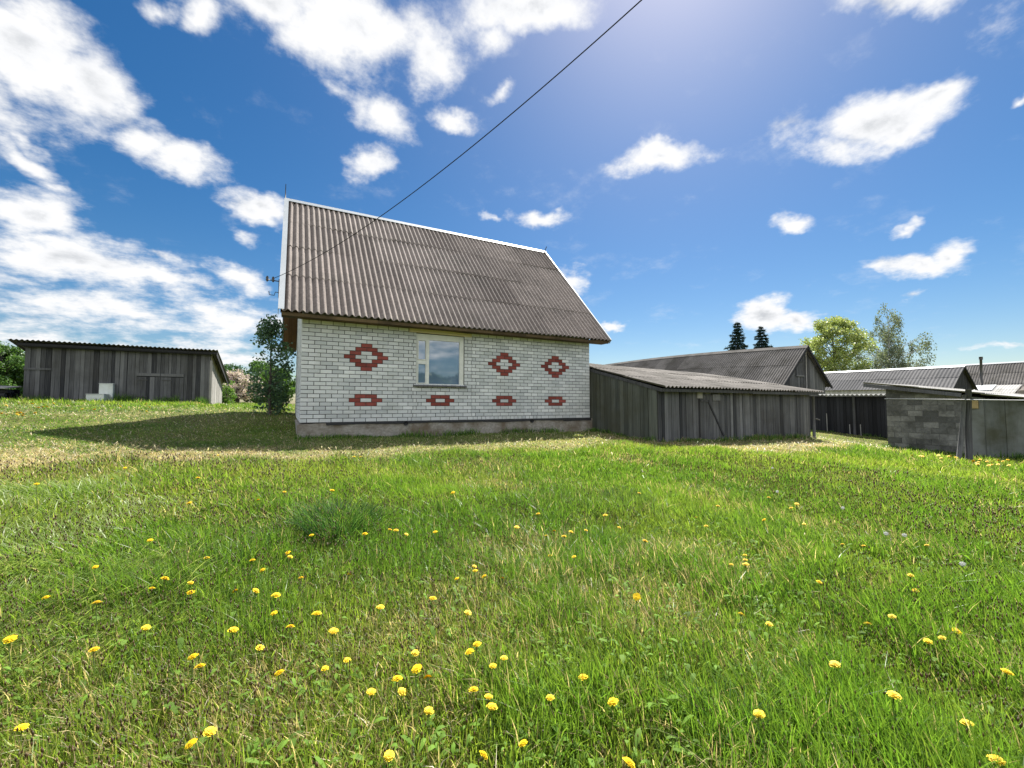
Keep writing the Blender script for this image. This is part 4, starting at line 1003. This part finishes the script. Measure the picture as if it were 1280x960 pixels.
NEAR={(486.5,944.5):'big open dandelion at the bottom edge, left of centre',(604.5,944):'second big dandelion along the bottom edge, close to the centre',(27.5,909.5):'lone dandelion in the lower left corner',
 (654,929):'dandelion at the bottom edge just right of the centre',(786.5,954):'dandelion cut by the bottom edge right of centre',(1246,950):'dandelion in the lower right corner',(238.5,930):'orange yellow dandelion low on the left, lower of two close together',
 (262.5,914.5):'dandelion low on the left, upper of two close together',(536,888.5):'dandelion tilted to the right above the bottom edge',(592,862):'roundest dandelion in the middle of the near cluster',(616,832.5):'dandelion on a tall visible stem right of the near cluster',
 (766,877.5):'single bright dandelion right of the lower centre',(948.5,892.5):'dandelion in front of the bright grass clump',(118,812):'wide flat dandelion in the left foreground',(325,809.5):'dandelion in the left middle foreground above a dark patch',(1115.5,770.5):'widest dandelion on the right side of the meadow'}
def flower_at(x,y,hh):
    d=ray(x,y); t=.6
    while t<80:
        p=EYE+d*t
        if p[2]<gz(p[0],p[1])+hh: break
        t*=1.01
    return p,t
for i,(x,y) in enumerate(PX):
    hh=random.uniform(.12,.20) if y>690 else random.uniform(.17,.23); p,t=flower_at(x,y,hh); g=gz(p[0],p[1])
    z_='near' if y>800 else ('middle' if y>690 else 'far'); c_='left' if x<430 else ('centre' if x<850 else 'right')
    lab=NEAR.get((x,y)) or {'near':'open yellow dandelion in the nearest grass, %s part','middle':'small yellow dandelion in the middle of the meadow, %s part','far':'tiny yellow dandelion far out in the meadow, %s part'}[z_]%c_
    sc=random.uniform(.68,1.05)*(1.12 if t>4 else 1.)
    place(protoheads[i%4],protostem,(p[0],p[1],g),p[2]-g,random.uniform(.05,.45) if random.random()<.88 else random.uniform(.5,.8),random.uniform(2.2,5.2),sc,'dandelion',lab,'dandelion','yellow dandelions in the meadow')
for i,(x,y) in enumerate(PUFF):
    hh=.18; p,t=flower_at(x,y,hh); g=gz(p[0],p[1])
    place(protopuff,protostem,(p[0],p[1],g),p[2]-g,.1,1.,.62,'seeding_dandelion','white fluffy dandelion clock in the right half of the meadow','dandelion clock','dandelion clocks in the meadow')
FAR=[(random.uniform(0,60),random.uniform(498,520)) for _ in range(16)]+[(random.uniform(60,250),random.uniform(502,516)) for _ in range(10)]+[(random.uniform(1140,1195),random.uniform(566,573)) for _ in range(10)]+[(random.uniform(1214,1270),random.uniform(573,582)) for _ in range(14)]
for i,(x,y) in enumerate(FAR):
    p,t=flower_at(x,y,.12); g=gz(p[0],p[1])
    if inside(np.array([p[0]]),np.array([p[1]]))[0] or t>60: continue
    lab='tiny yellow dandelion on the slope below the dark shed' if x<400 else 'tiny yellow dandelion along the foot of the block shed'
    place(protoheads[i%4],protostem,(p[0],p[1],g),p[2]-g,.5,3.5+random.random(),1.6,'dandelion',lab,'dandelion','far dandelions by the sheds')

# ------------------------------------------------------------------ sky, sun
sd=np.array([.474,.37,.799]); sd/=np.linalg.norm(sd)
EL=math.asin(sd[2]); AZ=math.atan2(sd[0],sd[1])
w=bpy.data.worlds.new('World'); S.world=w; w.use_nodes=True; nt=w.node_tree; nt.nodes.clear()
sky=N(nt,'ShaderNodeTexSky'); sky.sky_type='NISHITA'; sky.sun_disc=False; sky.sun_elevation=EL; sky.sun_rotation=AZ; sky.air_density=1.0; sky.dust_density=.6; sky.ozone_density=2.2; sky.altitude=150
hs=N(nt,'ShaderNodeHueSaturation'); hs.inputs['Saturation'].default_value=1.4; hs.inputs['Value'].default_value=.90
nt.links.new(sky.outputs[0],hs.inputs['Color'])
tc=N(nt,'ShaderNodeTexCoord'); DIR=tc.outputs['Generated']
nw=noise(nt,5.5,5,DIR,.62)
vm=N(nt,'ShaderNodeVectorMath',operation='SUBTRACT'); nt.links.new(nw.outputs['Color'],vm.inputs[0]); vm.inputs[1].default_value=(.5,.5,.5)
vs_=N(nt,'ShaderNodeVectorMath',operation='SCALE'); nt.links.new(vm.outputs[0],vs_.inputs[0]); vs_.inputs['Scale'].default_value=.115
va=N(nt,'ShaderNodeVectorMath',operation='ADD'); nt.links.new(DIR,va.inputs[0]); nt.links.new(vs_.outputs[0],va.inputs[1]); WD=va.outputs[0]
BL=[ # x,y,rx,ry,angle,weight
 (40,60,150,95,20,1.2),(110,100,85,75,20,1.1),(-60,90,120,90,0,1.1),(160,165,80,38,25,.75),(228,203,80,32,14,1.0),(322,258,62,24,16,1.0),(25,190,80,22,35,.75),(20,165,60,16,30,.6),(60,225,70,12,32,.55),(150,110,40,40,60,.6),
 (45,268,90,45,5,1.05),(90,330,190,46,6,1.1),(210,348,80,24,8,.9),(303,341,50,26,5,.95),(110,384,230,34,4,.85),(290,402,110,40,0,.95),(30,412,120,30,0,.75),(210,442,230,30,2,.8),(-80,350,160,70,0,.9),
 (450,40,160,72,12,1.15),(340,8,90,40,15,1.0),(535,75,62,52,40,.95),(480,145,70,42,48,.9),(466,205,40,32,-20,.95),(430,105,50,24,20,.6),(566,146,38,18,10,.85),(665,12,120,42,-4,1.1),(612,58,30,36,0,.6),
 (828,201,88,27,-9,1.05),(1095,143,125,44,-17,1.15),(1160,108,62,24,-10,.95),(985,158,62,30,-15,.7),(1045,178,70,26,-5,.8),(985,289,42,18,-4,.95),(1148,328,80,22,6,1.0),(1190,320,44,24,-10,1.0),
 (668,274,50,18,5,1.),(955,396,52,25,0,1.1),(1000,402,40,21,0,1.0),(1115,5,105,34,0,1.1),(716,350,26,24,30,.9),(702,338,20,14,0,.8),(766,410,26,10,0,.85),(1134,281,30,11,-8,.8),(1143,361,26,9,-8,.7),
 (252,16,42,26,15,.8),(195,4,40,24,0,.8),(203,323,34,13,10,.7),(303,296,22,15,10,.55),(1235,25,90,50,-10,.42),(1276,126,22,12,-10,.8),(1252,433,60,7,-3,.6),(612,275,20,9,0,.6),(620,120,24,12,0,.6),(1230,500,200,20,0,.3)]
acc_=None
FILL_CLOUDS=[(-170,18,26,10),(-140,35,22,12),(165,30,26,14),(140,14,24,8),(118,38,18,12),(-112,20,20,9),(-160,60,26,14),(150,58,24,12),(-125,62,18,10),(180,8,40,5),(-95,42,16,10),(100,12,14,6)]  # unseen clouds behind the camera, added to fill-light the shaded front walls
for az_,el_,ra,rb in FILL_CLOUDS:   # azimuth from the view axis, elevation, radii (degrees)
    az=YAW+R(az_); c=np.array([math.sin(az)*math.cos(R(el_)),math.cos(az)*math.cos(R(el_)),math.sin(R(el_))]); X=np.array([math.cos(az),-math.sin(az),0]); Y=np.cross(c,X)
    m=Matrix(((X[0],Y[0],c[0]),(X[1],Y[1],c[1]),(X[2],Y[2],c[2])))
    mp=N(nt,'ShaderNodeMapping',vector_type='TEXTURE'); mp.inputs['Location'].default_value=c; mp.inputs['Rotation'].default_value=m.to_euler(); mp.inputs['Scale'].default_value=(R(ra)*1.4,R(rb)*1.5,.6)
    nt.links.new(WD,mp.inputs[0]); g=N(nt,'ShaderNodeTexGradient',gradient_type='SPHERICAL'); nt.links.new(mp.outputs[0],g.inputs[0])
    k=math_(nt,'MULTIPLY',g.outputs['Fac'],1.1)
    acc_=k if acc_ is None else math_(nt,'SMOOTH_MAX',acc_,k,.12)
for (x,y,rx,ry,an,wt) in BL:
    n_=lambda v:v/np.linalg.norm(v)
    c=n_(ray(x,y)); ca,sa=math.cos(R(an)),math.sin(R(an)); e=.5
    a=(n_(ray(x+rx*ca*e,y+rx*sa*e))-n_(ray(x-rx*ca*e,y-rx*sa*e))); b=(n_(ray(x-ry*sa*e,y+ry*ca*e))-n_(ray(x+ry*sa*e,y-ry*ca*e)))
    la,lb=np.linalg.norm(a),np.linalg.norm(b); X=n_(a-(a@c)*c); B_=b-(b@c)*c; Y=n_(B_-(B_@X)*X); Zc=np.cross(X,Y)
    m=Matrix(((X[0],Y[0],Zc[0]),(X[1],Y[1],Zc[1]),(X[2],Y[2],Zc[2])))
    mp=N(nt,'ShaderNodeMapping',vector_type='TEXTURE'); mp.inputs['Location'].default_value=c; mp.inputs['Rotation'].default_value=m.to_euler(); mp.inputs['Scale'].default_value=(la*1.12,lb*1.12,.6)
    nt.links.new(WD,mp.inputs[0]); g=N(nt,'ShaderNodeTexGradient',gradient_type='SPHERICAL'); nt.links.new(mp.outputs[0],g.inputs[0])
    k=math_(nt,'MULTIPLY',g.outputs['Fac'],wt)
    acc_=k if acc_ is None else math_(nt,'SMOOTH_MAX',acc_,k,.12)
# fine break-up, flattened towards the horizon
sx=N(nt,'ShaderNodeSeparateXYZ'); nt.links.new(DIR,sx.inputs[0]); zz=math_(nt,'ADD',math_(nt,'MAXIMUM',sx.outputs[2],0.),.22)
cx=N(nt,'ShaderNodeCombineXYZ'); nt.links.new(math_(nt,'DIVIDE',sx.outputs[0],zz),cx.inputs[0]); nt.links.new(math_(nt,'DIVIDE',sx.outputs[1],zz),cx.inputs[1])
nf=noise(nt,4.2,10,cx.outputs[0],.66)
den=math_(nt,'ADD',acc_,math_(nt,'MULTIPLY',math_(nt,'SUBTRACT',nf.outputs[0],.5),1.9))
mr=N(nt,'ShaderNodeMapRange',interpolation_type='SMOOTHSTEP'); nt.links.new(den,mr.inputs[0]); mr.inputs[1].default_value=.16; mr.inputs[2].default_value=.80
gate=N(nt,'ShaderNodeMapRange',interpolation_type='SMOOTHSTEP'); nt.links.new(acc_,gate.inputs[0]); gate.inputs[1].default_value=.02; gate.inputs[2].default_value=.22
alpha=math_(nt,'MULTIPLY',mr.outputs[0],gate.outputs[0])
ofs=N(nt,'ShaderNodeVectorMath',operation='ADD'); nt.links.new(cx.outputs[0],ofs.inputs[0]); ofs.inputs[1].default_value=(.055,.045,0)
nf3=noise(nt,4.2,5,ofs.outputs[0],.58); nf4=noise(nt,4.2,5,cx.outputs[0],.58)
rel=math_(nt,'SUBTRACT',nf4.outputs[0],nf3.outputs[0])  # sunward noise difference, painting lit and shaded relief into the cloud colour
th=N(nt,'ShaderNodeMapRange',interpolation_type='SMOOTHSTEP'); nt.links.new(den,th.inputs[0]); th.inputs[1].default_value=.68; th.inputs[2].default_value=1.42
val=math_(nt,'ADD',math_(nt,'MULTIPLY',rel,1.5),math_(nt,'SUBTRACT',1.0,math_(nt,'MULTIPLY',th.outputs[0],.58)))
ccol=ramp(nt,[(.30,(.40,.43,.48)),(.62,(.70,.72,.75)),(.85,(.93,.94,.96)),(1.0,(1,1,1))],val)
# clouds opposite the sun brightened further, as added fill on the shaded walls
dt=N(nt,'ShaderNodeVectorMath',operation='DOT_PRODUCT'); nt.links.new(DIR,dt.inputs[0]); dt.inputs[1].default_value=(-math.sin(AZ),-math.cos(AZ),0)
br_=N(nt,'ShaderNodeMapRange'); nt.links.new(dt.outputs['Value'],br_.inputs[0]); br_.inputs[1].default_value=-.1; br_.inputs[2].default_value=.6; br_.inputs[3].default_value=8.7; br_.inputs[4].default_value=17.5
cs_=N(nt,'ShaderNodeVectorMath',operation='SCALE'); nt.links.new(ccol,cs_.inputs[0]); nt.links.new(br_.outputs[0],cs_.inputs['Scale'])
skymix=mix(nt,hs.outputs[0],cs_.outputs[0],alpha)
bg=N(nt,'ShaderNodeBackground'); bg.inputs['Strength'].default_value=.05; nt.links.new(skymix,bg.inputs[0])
wo_=N(nt,'ShaderNodeOutputWorld'); nt.links.new(bg.outputs[0],wo_.inputs[0])
sun=bpy.data.lights.new('sun','SUN'); sun.energy=5.0; sun.angle=R(.53); sun.color=(1,.96,.88)
so=bpy.data.objects.new('sun',sun); COL.objects.link(so); so.rotation_euler=Vector(sd).to_track_quat('Z','Y').to_euler(); so.location=(20,15,40)
S.view_settings.view_transform='Standard'; S.view_settings.look='None'; S.view_settings.exposure=1.25; S.view_settings.gamma=1
S.cycles.max_bounces=6; S.cycles.diffuse_bounces=3; S.cycles.transmission_bounces=4; S.cycles.transparent_max_bounces=4
S.cycles.use_adaptive_sampling=True
